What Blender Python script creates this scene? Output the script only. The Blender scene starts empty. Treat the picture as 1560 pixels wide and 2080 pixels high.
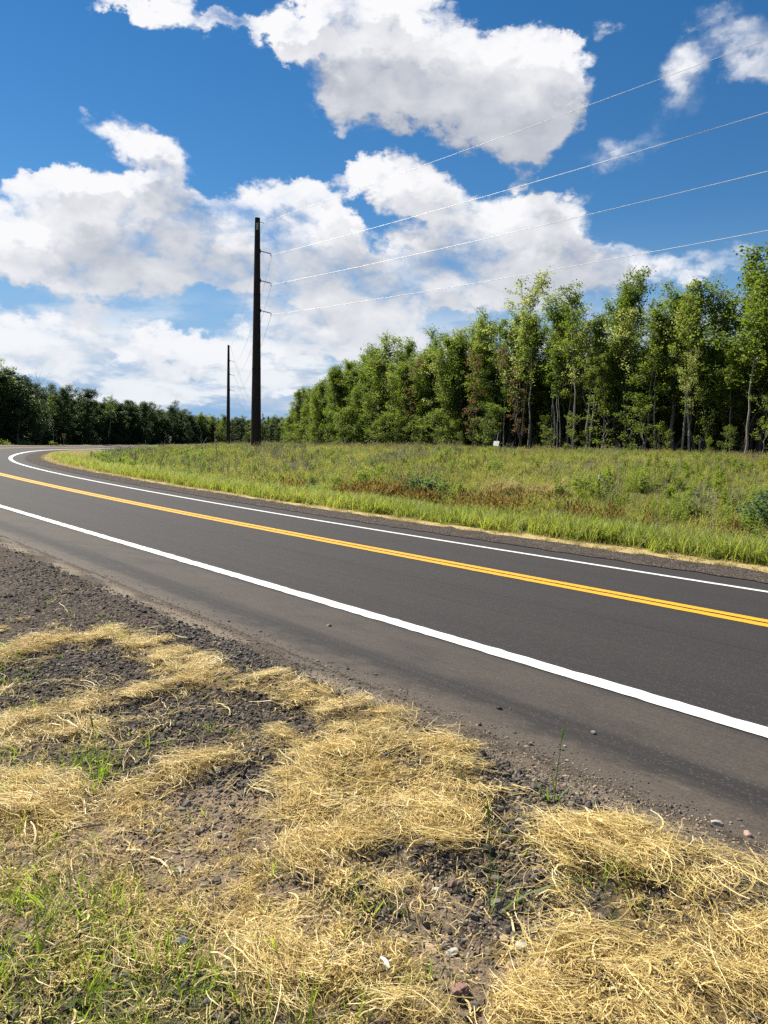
import bpy, bmesh, math, random
import numpy as np
from mathutils import Matrix, Vector

rng = np.random.default_rng(7)
random.seed(7)
scene = bpy.context.scene
col = scene.collection
R = math.radians

# ------------------------------------------------------------------ camera
cam_data = bpy.data.cameras.new('camera')
cam = bpy.data.objects.new('camera', cam_data)
col.objects.link(cam)
cam_data.sensor_fit = 'VERTICAL'
cam_data.sensor_height = 36.0
cam_data.lens = 36.0 * 1500.0 / 2080.0
cam_data.clip_start = 0.05
cam_data.clip_end = 20000.0
cam.matrix_world = (Matrix.Translation((0, 0, 1.5374)) @ Matrix.Rotation(R(90 - 5.551), 4, 'X') @ Matrix.Rotation(R(1.379), 4, 'Z'))
scene.camera = cam
scene.render.resolution_x, scene.render.resolution_y = 768, 1024

# ------------------------------------------------------------------ view
vs = scene.view_settings
vs.view_transform = 'Standard'
vs.look = 'None'
vs.exposure = 0.86
vs.gamma = 1.0
vs.use_curve_mapping = False
scene.cycles.use_denoising = False
scene.cycles.max_bounces = 6
scene.cycles.diffuse_bounces = 3
scene.cycles.glossy_bounces = 2
scene.cycles.transmission_bounces = 4
scene.cycles.transparent_max_bounces = 4
scene.cycles.caustics_reflective = False
scene.cycles.caustics_refractive = False

# ------------------------------------------------------------------ sun
SUN_AZ, SUN_EL = -46.0, 48.0
sun_data = bpy.data.lights.new('sun', 'SUN')
sun_data.energy = 5.0
sun_data.angle = R(0.53)
sun_data.color = (1.0, 0.93, 0.80)
sun = bpy.data.objects.new('sun', sun_data)
col.objects.link(sun)
sd = Vector((math.sin(R(SUN_AZ)) * math.cos(R(SUN_EL)), math.cos(R(SUN_AZ)) * math.cos(R(SUN_EL)), math.sin(R(SUN_EL))))
sun.rotation_euler = sd.to_track_quat('Z', 'Y').to_euler()
sun.location = sd * 50


# ------------------------------------------------------------------ node helper
class NT:
    def __init__(self, tree):
        self.t = tree
        self.l = tree.links
        self.cache = {}

    def n(self, kind, **kw):
        nd = self.t.nodes.new(kind)
        for k, v in kw.items():
            setattr(nd, k, v)
        return nd

    def put(self, sock, v):
        if v is None:
            return
        if isinstance(v, bpy.types.NodeSocket):
            self.l.new(v, sock)
        else:
            if isinstance(v, (tuple, list)) and sock.type == 'RGBA' and len(v) == 3:
                v = (*v, 1)
            sock.default_value = v

    def m(self, op, a, b=None, c=None, clamp=False):
        nd = self.n('ShaderNodeMath', operation=op, use_clamp=clamp)
        for i, v in enumerate((a, b, c)):
            self.put(nd.inputs[i], v)
        return nd.outputs[0]

    def vm(self, op, a, b=None, out=0):
        nd = self.n('ShaderNodeVectorMath', operation=op)
        self.put(nd.inputs[0], a)
        if b is not None:
            self.put(nd.inputs[3 if op == 'SCALE' else 1], b)
        return nd.outputs[out]

    def mix(self, f, a, b, blend='MIX'):
        nd = self.n('ShaderNodeMix', data_type='RGBA', blend_type=blend)
        self.put(nd.inputs['Factor'], f)
        self.put(nd.inputs[6], a)
        self.put(nd.inputs[7], b)
        return nd.outputs[2]

    def ss(self, x, a, b):
        nd = self.n('ShaderNodeMapRange', interpolation_type='SMOOTHSTEP')
        self.put(nd.inputs[0], x)
        self.put(nd.inputs[1], a)
        self.put(nd.inputs[2], b)
        return nd.outputs[0]

    def noise(self, vec, scale, detail=4, rough=0.55, out=0, dist=0.0):
        nd = self.n('ShaderNodeTexNoise')
        self.put(nd.inputs['Vector'], vec)
        nd.inputs['Scale'].default_value = scale
        nd.inputs['Detail'].default_value = detail
        nd.inputs['Roughness'].default_value = rough
        nd.inputs['Distortion'].default_value = dist
        return nd.outputs[out]

    def voro(self, vec, scale, out=0, feature='F1', rand=1.0, detail=0, rough=.5):
        nd = self.n('ShaderNodeTexVoronoi', feature=feature)
        self.put(nd.inputs['Vector'], vec)
        nd.inputs['Scale'].default_value = scale
        nd.inputs['Randomness'].default_value = rand
        if 'Detail' in nd.inputs:
            nd.inputs['Detail'].default_value = detail
            nd.inputs['Roughness'].default_value = rough
        return nd.outputs[out]

    def attr(self, name, kind='GEOMETRY', out='Fac'):
        nd = self.n('ShaderNodeAttribute', attribute_name=name, attribute_type=kind)
        return nd.outputs[out]

    def comb(self, x, y, z):
        nd = self.n('ShaderNodeCombineXYZ')
        for i, v in enumerate((x, y, z)):
            self.put(nd.inputs[i], v)
        return nd.outputs[0]

    def sep(self, v):
        nd = self.n('ShaderNodeSeparateXYZ')
        self.put(nd.inputs[0], v)
        return nd.outputs


# ------------------------------------------------------------------ sky with clouds (all by direction, all round the sky)
world = bpy.data.worlds.new('World')
scene.world = world
world.use_nodes = True
wt = world.node_tree
wt.nodes.clear()
W = NT(wt)
out = W.n('ShaderNodeOutputWorld')
sky = W.n('ShaderNodeTexSky', sky_type='NISHITA')
sky.sun_disc = False
sky.sun_elevation = R(SUN_EL)
sky.sun_rotation = R(SUN_AZ)
sky.altitude = 300
sky.air_density = 1.0
sky.dust_density = 0.0
sky.ozone_density = 2.2
hs = W.n('ShaderNodeHueSaturation')
hs.inputs['Saturation'].default_value = 1.34
hs.inputs['Value'].default_value = 0.86
W.put(hs.inputs['Color'], sky.outputs[0])
dirv = W.vm('NORMALIZE', W.vm('SCALE', W.n('ShaderNodeNewGeometry').outputs['Incoming'], -1.0))
el0 = W.m('MULTIPLY', W.m('ARCSINE', W.sep(dirv)[2]), 57.29578)
bg_sky = W.n('ShaderNodeBackground')
W.put(bg_sky.inputs[0], W.mix(W.ss(el0, 17.0, 2.0), hs.outputs[0], (2.6, 4.3, 6.6)))
bg_sky.inputs[1].default_value = 0.062

# heaps of cloud: azimuth, elevation, half widths (degrees), weight
CLOUDS = [
    (-17.92, 27.56, 3.73, 1.56, 1.19),
    (-20.32, 27.55, 2.81, 1.24, 1.00),
    (-14.27, 27.02, 4.30, 1.68, 1.25),
    (-10.13, 27.07, 4.42, 1.64, 1.25),
    (-6.24, 27.36, 4.93, 1.97, 1.25),
    (-2.32, 28.61, 6.74, 1.92, 1.25),
    (-0.09, 26.25, 9.00, 4.31, 1.25),
    (5.36, 25.42, 9.69, 5.02, 1.25),
    (10.36, 24.69, 5.18, 4.07, 1.25),
    (12.47, 24.29, 3.84, 3.25, 1.19),
    (8.01, 22.19, 6.17, 2.90, 1.12),
    (-1.45, 23.09, 6.37, 2.70, 1.12),
    (10.39, 20.61, 3.50, 2.24, 1.00),
    (-3.73, 27.50, 6.31, 2.61, 1.00),
    (-23.80, 16.10, 4.35, 2.04, 1.12),
    (-20.98, 15.10, 8.38, 3.44, 1.25),
    (-24.79, 12.45, 7.18, 2.70, 1.25),
    (-16.68, 14.29, 8.77, 4.34, 1.25),
    (-11.10, 14.42, 9.09, 4.44, 1.25),
    (-6.39, 14.03, 5.53, 4.12, 1.25),
    (-6.35, 11.46, 7.42, 2.57, 1.25),
    (-13.22, 11.59, 13.66, 2.43, 1.25),
    (-22.01, 9.87, 9.67, 2.84, 1.25),
    (-8.59, 14.91, 7.32, 4.44, 1.25),
    (-4.91, 13.42, 5.09, 3.96, 1.25),
    (-19.46, 20.34, 3.30, 1.51, 1.12),
    (-16.99, 19.24, 2.76, 2.22, 1.25),
    (-17.67, 17.34, 3.39, 1.90, 1.12),
    (-30.04, 12.06, 5.44, 3.68, 1.25),
    (-2.79, 18.13, 4.14, 1.58, 1.12),
    (1.63, 18.07, 5.95, 2.56, 1.25),
    (4.28, 15.81, 6.82, 3.64, 1.25),
    (9.75, 15.43, 6.17, 3.62, 1.25),
    (12.95, 15.17, 4.75, 4.38, 1.25),
    (7.72, 11.92, 12.78, 3.39, 1.38),
    (1.43, 12.23, 8.76, 2.99, 1.25),
    (10.35, 17.83, 2.65, 1.96, 0.75),
    (14.48, 12.48, 4.70, 2.89, 1.12),
    (-0.40, 10.79, 7.90, 2.18, 1.00),
    (16.06, 27.44, 2.26, 1.22, 0.72),
    (20.32, 23.32, 2.60, 3.36, 1.25),
    (16.93, 20.52, 4.50, 2.00, 1.15),
    (23.35, 26.07, 4.07, 3.41, 1.00),
    (25.31, 23.72, 2.18, 1.95, 0.88),
    (28.02, 25.29, 4.73, 4.80, 1.12),
    (-22.07, 6.37, 9.29, 2.43, 1.31),
    (-14.63, 6.23, 6.29, 1.93, 1.25),
    (-26.14, 6.07, 6.31, 2.36, 1.25),
    (-17.74, 7.86, 2.58, 1.28, 0.62),
    (-5.18, 7.44, 11.23, 2.77, 1.38),
    (0.40, 9.04, 6.06, 2.57, 1.31),
    (-8.53, 9.09, 3.22, 1.32, 0.75),
    (-6.64, 5.75, 7.96, 1.72, 0.88),
    (-23.38, 4.25, 9.18, 1.36, 1.00),
    (-16.74, 3.18, 5.76, 1.25, 1.00),
    (-6.98, 3.17, 8.46, 1.38, 1.00),
    (19.56, 12.43, 5.98, 2.02, 1.12),
    (23.71, 12.35, 3.42, 2.16, 1.00),
    (28.18, 12.32, 4.18, 2.64, 1.00),
]
dx, dy, dz = W.sep(dirv)
az = W.m('MULTIPLY', W.m('ARCTAN2', dx, dy), 57.29578)
el = W.m('MULTIPLY', W.m('ARCSINE', dz), 57.29578)
ae = W.comb(az, el, 0.0)
nvec = W.vm('MULTIPLY', dirv, (1.0, 1.0, 1.5))
warp = W.noise(nvec, 5.0, 4, .55, out=1)
warp = W.vm('SUBTRACT', warp, (.5, .5, .5))
warpb = W.vm('SUBTRACT', W.noise(nvec, 21.0, 5, .62, out=1), (.5, .5, .5))
warp2 = W.vm('ADD', W.vm('SCALE', warp, 5.0), W.vm('SCALE', warpb, 4.6))


def blobs(pos):
    tot = None
    for (a, e, ra, re, wgt) in CLOUDS:
        mp = W.n('ShaderNodeMapping', vector_type='POINT')
        mp.inputs['Location'].default_value = (-a / ra, -e / re, 0)
        mp.inputs['Scale'].default_value = (1 / ra, 1 / re, 0)
        W.put(mp.inputs['Vector'], pos)
        g = W.n('ShaderNodeTexGradient', gradient_type='SPHERICAL')
        W.put(g.inputs[0], mp.outputs[0])
        v = W.m('MULTIPLY', g.outputs['Fac'], wgt)
        tot = v if tot is None else W.m('ADD', tot, v)
    return tot


def elsewhere(nv, el_, az_):
    """cover of the sky beyond the mapped heaps: the same kind of broken cumulus all the way round"""
    big = W.noise(nv, 2.3, 3, .5)
    outm = W.m('MAXIMUM', W.ss(W.m('ABSOLUTE', az_), 29.0, 40.0), W.ss(el_, 29.0, 38.0))
    return W.m('MULTIPLY', outm, W.m('MULTIPLY', W.m('SUBTRACT', big, 0.44), 4.0))


def field(shift, det, rough=.62, puff=.42):
    pos = W.vm('ADD', W.vm('ADD', ae, warp2), (shift[0], shift[1], 0))
    d = (math.radians(shift[0]), 0, math.radians(shift[1]) * 1.5)
    nv = W.vm('ADD', nvec, d)
    b = W.m('ADD', blobs(pos), W.m('MAXIMUM', elsewhere(nv, el, az), 0.0))
    b = W.m('MINIMUM', b, 1.15)
    n1 = W.noise(nv, 7.0, det, rough)
    vo = W.voro(W.vm('ADD', nv, W.vm('SCALE', warpb, .07)), 17.0, 0, 'F1', 1.0, 2, .6)
    f = W.m('MULTIPLY_ADD', W.m('SUBTRACT', n1, .5), 1.75, b)
    f = W.m('MULTIPLY_ADD', W.m('SUBTRACT', .45, vo), puff, f)
    return f, b


F0, B0 = field((0, 0), 10)
FS, BS = field((0, 0), 4, .5, .30)
F1, B1 = field((-0.9, 1.5), 4, .5, .30)
pos3 = W.vm('ADD', W.vm('ADD', ae, warp2), (-2.2, 3.9, 0))
B2 = W.m('MINIMUM', blobs(pos3), 1.2)
wisp = W.m('MULTIPLY_ADD', W.ss(W.noise(nvec, 4.0, 2, .5), .35, .65), .50, .62)
wisp = W.m('ADD', wisp, W.m('MULTIPLY', W.ss(az, 12.0, 18.0), W.m('MULTIPLY', W.ss(el, 11.0, 15.0), .55)))
alpha = W.ss(F0, .27, wisp)
thin = W.ss(F0, .24, .95)
alpha = W.m('MULTIPLY', alpha, W.m('MULTIPLY_ADD', thin, .35, .65))
# light reaching this bit of cloud through the cloud that lies sunward of it
T = W.m('ADD', W.m('MULTIPLY', W.m('MAXIMUM', W.m('SUBTRACT', F1, .38), 0.0), .42), W.m('MULTIPLY', W.m('MAXIMUM', W.m('SUBTRACT', B2, .30), 0.0), .55))
T = W.m('MULTIPLY', T, W.m('MULTIPLY_ADD', W.ss(el, 7.5, 13.0), .7, .3))
rel = W.m('MULTIPLY', W.m('SUBTRACT', FS, F1), .40)
lit = W.m('EXPONENT', W.m('MULTIPLY', T, -1.15))
lit = W.m('ADD', lit, rel, clamp=True)
ccol = W.mix(lit, (.33, .37, .46), (1.0, 1.0, 1.02))
# clouds far off near the horizon are veiled by the air in front of them
veil = W.m('EXPONENT', W.m('MULTIPLY', W.m('MAXIMUM', el, 0.0), -.22))
ccol = W.mix(W.m('MULTIPLY', veil, .55), ccol, (.60, .72, .86))
# broken streets of far cloud low over the horizon
lowv = W.vm('MULTIPLY', dirv, (1.0, 1.0, 3.8))
low = W.noise(lowv, 5.0, 7, .6)
lowm = W.m('MULTIPLY', W.m('MULTIPLY', W.ss(el, 11.0, 6.0), W.ss(el, -1.0, 0.5)), W.ss(low, .37, .53))
lowlit = W.noise(W.vm('ADD', lowv, (-.02, 0, .12)), 5.0, 4, .6)
lowc = W.mix(W.ss(W.m('SUBTRACT', low, lowlit), -.07, .06), (.58, .66, .78), (.98, .99, 1.0))
bg_low = W.n('ShaderNodeBackground')
W.put(bg_low.inputs[0], lowc)
bg_low.inputs[1].default_value = 0.535
bg_cl = W.n('ShaderNodeBackground')
W.put(bg_cl.inputs[0], ccol)
bg_cl.inputs[1].default_value = 0.535
ms = W.n('ShaderNodeMixShader')
W.put(ms.inputs[0], W.m('MULTIPLY', lowm, .85))
W.l.new(bg_sky.outputs[0], ms.inputs[1])
W.l.new(bg_low.outputs[0], ms.inputs[2])
ms2 = W.n('ShaderNodeMixShader')
up = W.ss(el, -1.0, 0.5)
W.put(ms2.inputs[0], W.m('MULTIPLY', alpha, up))
W.l.new(ms.outputs[0], ms2.inputs[1])
W.l.new(bg_cl.outputs[0], ms2.inputs[2])
W.l.new(ms2.outputs[0], out.inputs[0])
world.cycles.sampling_method = 'MANUAL'
world.cycles.sample_map_resolution = 512


# ------------------------------------------------------------------ helpers
def tag(o, label=None, cat=None, group=None, kind=None):
    if label: o['label'] = label
    if cat: o['category'] = cat
    if group: o['group'] = group
    if kind: o['kind'] = kind
    return o


def mesh(name, V, F, uv=None, smooth=False, attrs=None, mats=()):
    """V (n,3); F (m,k) array or list of such arrays; attrs: {name: per-vertex array}"""
    V = np.asarray(V, np.float32)
    Fs = [np.asarray(f, np.int32) for f in (F if isinstance(F, list) else [F]) if len(f)]
    me = bpy.data.meshes.new(name)
    me.vertices.add(len(V))
    me.vertices.foreach_set('co', V.ravel())
    idx = np.concatenate([f.ravel() for f in Fs])
    tot = np.concatenate([np.full(len(f), f.shape[1], np.int32) for f in Fs])
    st = np.concatenate([[0], np.cumsum(tot)[:-1]]).astype(np.int32)
    me.loops.add(len(idx))
    me.loops.foreach_set('vertex_index', idx)
    me.polygons.add(len(tot))
    me.polygons.foreach_set('loop_start', st)
    me.polygons.foreach_set('loop_total', tot)
    me.polygons.foreach_set('use_smooth', np.full(len(tot), bool(smooth)))
    if uv is not None:
        l = me.uv_layers.new(name='UVMap')
        l.data.foreach_set('uv', np.asarray(uv, np.float32)[idx].ravel())
    for k, v in (attrs or {}).items():
        a = me.attributes.new(k, 'FLOAT', 'POINT')
        a.data.foreach_set('value', np.asarray(v, np.float32))
    for m in mats:
        me.materials.append(m)
    me.update(calc_edges=True)
    return me


def link(name, me, parent=None, loc=None):
    o = bpy.data.objects.new(name, me)
    col.objects.link(o)
    if parent is not None: o.parent = parent
    if loc is not None: o.location = loc
    return o


def empty(name, loc, rz=0.0, s=1.0):
    o = bpy.data.objects.new(name, None)
    o.empty_display_size = .2
    col.objects.link(o)
    o.location = loc
    o.rotation_euler = (0, 0, rz)
    o.scale = (s, s, s)
    return o


class MB:
    """collects quads and triangles, then becomes one mesh"""
    def __init__(self):
        self.v, self.q, self.t, self.n = [], [], [], 0

    def add(self, V, Q=None, T=None):
        V = np.asarray(V, float)
        if Q is not None and len(Q): self.q.append(np.asarray(Q, int) + self.n)
        if T is not None and len(T): self.t.append(np.asarray(T, int) + self.n)
        self.v.append(V)
        self.n += len(V)

    def tube(self, P, r, k=6, cap=True):
        P = np.asarray(P, float)
        r = np.broadcast_to(np.asarray(r, float), (len(P),))
        d = np.gradient(P, axis=0)
        d /= np.linalg.norm(d, axis=1)[:, None] + 1e-9
        ref = np.array([0, 0, 1.0]) if abs(d[:, 2]).mean() < .8 else np.array([1.0, 0, 0])
        a = np.cross(d, ref)
        a /= np.linalg.norm(a, axis=1)[:, None] + 1e-9
        b = np.cross(d, a)
        th = np.arange(k) * 2 * math.pi / k
        V = P[:, None] + r[:, None, None] * (np.cos(th)[None, :, None] * a[:, None] + np.sin(th)[None, :, None] * b[:, None])
        V = V.reshape(-1, 3)
        i = np.arange(len(P) - 1)[:, None] * k
        j = np.arange(k)[None]
        Q = np.stack([i + j, i + k + j, i + k + (j + 1) % k, i + (j + 1) % k], -1).reshape(-1, 4)
        T = []
        if cap:
            V = np.vstack([V, P[:1], P[-1:]])
            c0, c1 = len(V) - 2, len(V) - 1
            e = (len(P) - 1) * k
            T = [(c0, m, (m + 1) % k) for m in range(k)] + [(c1, e + (m + 1) % k, e + m) for m in range(k)]
        self.add(V, Q, T)
        return self

    def box(self, c, s, rot=None, bev=0.0):
        hx, hy, hz = np.asarray(s, float) / 2
        if bev > 0:
            pts, q = [], []
            # chamfered box: each face inset, joined by strips
            for ax in range(3):
                for sg in (-1, 1):
                    o1, o2 = [(1, 2), (2, 0), (0, 1)][ax]
                    for a_, b_ in ((-1, -1), (1, -1), (1, 1), (-1, 1)):
                        p = np.zeros(3)
                        h_ = (hx, hy, hz)
                        p[ax] = sg * h_[ax]
                        p[o1] = a_ * (h_[o1] - bev)
                        p[o2] = b_ * (h_[o2] - bev)
                        pts.append(p)
            V = np.array(pts)
            bm = bmesh.new()
            vs_ = [bm.verts.new(p) for p in V]
            r_ = bmesh.ops.convex_hull(bm, input=vs_)
            bm.verts.index_update()
            V = np.array([v.co[:] for v in bm.verts])
            T = [[v.index for v in f.verts] for f in bm.faces]
            bm.free()
            Q = None
        else:
            V = np.array([(x, y, z) for x in (-hx, hx) for y in (-hy, hy) for z in (-hz, hz)])
            Q = [(0, 1, 3, 2), (4, 6, 7, 5), (0, 4, 5, 1), (2, 3, 7, 6), (0, 2, 6, 4), (1, 5, 7, 3)]
            T = None
        if rot is not None:
            V = V @ np.array(rot.to_3x3()).T
        self.add(V + np.asarray(c, float), Q, T)
        return self

    def me(self, name, mat, smooth=False):
        F = []
        if self.q: F.append(np.vstack(self.q))
        if self.t: F.append(np.vstack(self.t))
        return mesh(name, np.vstack(self.v), F, smooth=smooth, mats=[mat])

    def build(self, name, mat, parent=None, smooth=False, loc=None):
        return link(name, self.me(name, mat, smooth), parent, loc)


def material(name):
    m = bpy.data.materials.new(name)
    m.use_nodes = True
    t = m.node_tree
    t.nodes.clear()
    N = NT(t)
    N.out = N.n('ShaderNodeOutputMaterial')
    return m, N


def pbr(N, colr, rough=.8, spec=.3, bump=None, bstr=.3, bdist=.01, metal=0.0, sheen=None):
    p = N.n('ShaderNodeBsdfPrincipled')
    N.put(p.inputs['Base Color'], colr)
    N.put(p.inputs['Roughness'], rough)
    N.put(p.inputs['Specular IOR Level'], spec)
    N.put(p.inputs['Metallic'], metal)
    if bump is not None:
        b = N.n('ShaderNodeBump')
        b.inputs['Strength'].default_value = bstr
        b.inputs['Distance'].default_value = bdist
        N.put(b.inputs['Height'], bump)
        N.l.new(b.outputs[0], p.inputs['Normal'])
    return p.outputs[0]


def finish(N, shader):
    N.l.new(shader, N.out.inputs[0])


def coords(N):
    return N.n('ShaderNodeTexCoord').outputs['Object']


def noise2(x, y, sc, seed=0):
    """cheap smooth value noise in numpy"""
    x = np.asarray(x) * sc + seed * 17.3
    y = np.asarray(y) * sc - seed * 9.7
    xi, yi = np.floor(x).astype(np.int64), np.floor(y).astype(np.int64)
    fx, fy = x - xi, y - yi
    fx, fy = fx * fx * (3 - 2 * fx), fy * fy * (3 - 2 * fy)

    def h(a, b):
        n = (a * 374761393 + b * 668265263 + seed * 1442695041) & 0x7fffffff
        n = ((n ^ (n >> 13)) * 1274126177) & 0x7fffffff
        return ((n ^ (n >> 16)) & 0xffff) / 65535.0
    return (h(xi, yi) * (1 - fx) + h(xi + 1, yi) * fx) * (1 - fy) + (h(xi, yi + 1) * (1 - fx) + h(xi + 1, yi + 1) * fx) * fy


def fbm2(x, y, sc, seed=0, o=4):
    t, a, s = 0, .5, 0
    for k in range(o):
        t = t + a * noise2(x, y, sc * 2 ** k, seed + k)
        s += a
        a *= .55
    return t / s


def capsules(x, y, caps):
    """largest soft cover value of a set of strips on the ground"""
    r_ = np.zeros_like(x)
    for (x0, y0, x1, y1, rad, w) in caps:
        dx_, dy_ = x1 - x0, y1 - y0
        t = np.clip(((x - x0) * dx_ + (y - y0) * dy_) / (dx_ * dx_ + dy_ * dy_ + 1e-9), 0, 1)
        d = np.hypot(x - x0 - t * dx_, y - y0 - t * dy_) / rad
        r_ = np.maximum(r_, w * np.clip(1.45 - d, 0, 1) ** .7)
    return r_


# ------------------------------------------------------------------ scatter many copies of a few small meshes (only for what nobody could count)
def scatter(name, pts, rot, sc, meshes, tint=None, label=None):
    pts = np.asarray(pts, np.float32)
    n = len(pts)
    me = bpy.data.meshes.new(name)
    me.vertices.add(n)
    me.vertices.foreach_set('co', pts.ravel())
    a = me.attributes.new('rot', 'FLOAT_VECTOR', 'POINT')
    a.data.foreach_set('vector', np.asarray(rot, np.float32).ravel())
    sc = np.asarray(sc, np.float32)
    if sc.ndim == 1: sc = np.repeat(sc[:, None], 3, 1)
    a = me.attributes.new('size', 'FLOAT_VECTOR', 'POINT')
    a.data.foreach_set('vector', sc.ravel())
    a = me.attributes.new('pick', 'INT', 'POINT')
    a.data.foreach_set('value', rng.integers(0, len(meshes), n).astype(np.int32))
    a = me.attributes.new('tint', 'FLOAT', 'POINT')
    a.data.foreach_set('value', np.asarray(tint if tint is not None else rng.random(n), np.float32))
    o = link(name, me)
    tag(o, label, None, None, 'stuff')
    src = bpy.data.collections.new(name + '_kinds')
    for i, m_ in enumerate(meshes):
        so = bpy.data.objects.new('%s_kind' % name, m_)
        src.objects.link(so)
    ng = bpy.data.node_groups.new(name, 'GeometryNodeTree')
    ng.interface.new_socket('Geometry', in_out='INPUT', socket_type='NodeSocketGeometry')
    ng.interface.new_socket('Geometry', in_out='OUTPUT', socket_type='NodeSocketGeometry')
    N = ng.nodes
    gi, go = N.new('NodeGroupInput'), N.new('NodeGroupOutput')
    ip = N.new('GeometryNodeInstanceOnPoints')
    ci = N.new('GeometryNodeCollectionInfo')
    ci.inputs['Collection'].default_value = src
    ci.inputs['Separate Children'].default_value = True
    ci.inputs['Reset Children'].default_value = True

    def na(nm, ty):
        q = N.new('GeometryNodeInputNamedAttribute')
        q.data_type = ty
        q.inputs['Name'].default_value = nm
        return q.outputs['Attribute']
    L = ng.links
    L.new(gi.outputs[0], ip.inputs['Points'])
    L.new(ci.outputs[0], ip.inputs['Instance'])
    ip.inputs['Pick Instance'].default_value = True
    L.new(na('pick', 'INT'), ip.inputs['Instance Index'])
    e2r = N.new('FunctionNodeEulerToRotation')
    L.new(na('rot', 'FLOAT_VECTOR'), e2r.inputs[0])
    L.new(e2r.outputs[0], ip.inputs['Rotation'])
    L.new(na('size', 'FLOAT_VECTOR'), ip.inputs['Scale'])
    L.new(ip.outputs[0], go.inputs[0])
    md = o.modifiers.new('scatter', 'NODES')
    md.node_group = ng
    return o


def spin(n, tilt=0.0):
    r_ = rng.random((n, 3)) * 2 * math.pi
    r_[:, :2] = rng.normal(0, tilt, (n, 2)) if tilt else 0
    return r_


# ------------------------------------------------------------------ lie of the land
def road_table():
    kn=np.array([-15,10,35,60,85,110,140,220.])
    k=np.array([.8759,.0099,-.8073,-.5652,-.2999,-.2244,-.2516,-.2864])/100
    zz=np.array([.1678,-.0025,.1116,-.1044,-.3011,-.6302,-1.0682,-1.7558])
    s=np.arange(-15,220,.5); ks=np.interp(s,kn,k); hd=np.cumsum(ks)*.5; hd=hd-hd[30]+.7047
    X=np.cumsum(-np.sin(hd))*.5; Y=np.cumsum(np.cos(hd))*.5
    X+=3.5367-X[30]; Y+=5.8793-Y[30]
    z=np.interp(s,kn,zz)
    # smooth the kinks of the profile
    zp=np.pad(z,15,mode='edge'); z=np.convolve(zp,np.ones(31)/31,'valid')
    e=np.interp(s,[0,30,100],[.1066,.1066,.0546])
    # straight run-outs at both ends
    def ext(n,i,sg):
        d=np.array([-np.sin(hd[i]),np.cos(hd[i])])*sg
        q=np.arange(1,n+1)*2.0
        return X[i]+d[0]*q,Y[i]+d[1]*q,q
    a,b,q=ext(60,0,-1); a2,b2,q2=ext(60,-1,1)
    S=np.r_[s[0]-q[::-1],s,s[-1]+q2]
    X=np.r_[a[::-1],X,a2];Y=np.r_[b[::-1],Y,b2]
    hd=np.r_[np.full(60,hd[0]),hd,np.full(60,hd[-1])]
    z=np.r_[np.full(60,z[0]),z,np.full(60,z[-1])]
    e=np.r_[np.full(60,e[0]),e,np.full(60,e[-1])]
    return S,X,Y,z,e,hd
RS,RX,RY,RZ,RE,RH=road_table()
RNX,RNY=np.cos(RH),np.sin(RH)
def su(x,y):
    x=np.atleast_1d(np.asarray(x,float)).ravel();y=np.atleast_1d(np.asarray(y,float)).ravel()
    s=np.empty_like(x);u=np.empty_like(x)
    for a in range(0,len(x),4000):
        xx,yy=x[a:a+4000],y[a:a+4000]
        d=(RX[None]-xx[:,None])**2+(RY[None]-yy[:,None])**2
        i=d.argmin(1);dx=xx-RX[i];dy=yy-RY[i]
        al=dx*(-RNY[i])+dy*RNX[i]
        pr=dx*RNX[i]+dy*RNY[i]
        s[a:a+4000]=RS[i]+np.clip(al,-2,2)
        u[a:a+4000]=np.where(np.abs(al)<3,pr,np.sign(pr)*np.sqrt(dx*dx+dy*dy))
    return s,u
NEAR_EDGE,INNER_EDGE=-4.75,5.2
def sstep(a,b,x):
    t=np.clip((x-a)/(b-a),0,1);return t*t*(3-2*t)
def plateau(s):
    return np.interp(s,[-20,10,30,55,75,100,140,220],[.92,.88,.82,.66,.35,-.1,-.7,-1.2])
def zsu(s,u):
    zc=np.interp(s,RS,RZ);e=np.interp(s,RS,RE)
    z=zc-e*np.clip(u,-4.95,3.9)
    # near side: foreslope down to a shallow ditch
    d=np.clip(-4.95-u,0,None)
    z=z-.10*np.clip(d,0,4)-.2*np.clip(d-4,0,4)
    far=sstep(8,30,d)
    z=z*(1-far)+far*(zc+0.2)
    # inner side
    d=np.clip(u-3.9,0,None)
    zi=z-.02*np.clip(d,0,3)-.13*np.clip(d-3,0,3)
    t=sstep(8.5,24,u)
    zi=zi*(1-t)+t*plateau(s)
    return np.where(u>0,zi,z)
def zg(x,y):
    s,u=su(x,y);return zsu(s,u)


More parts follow.
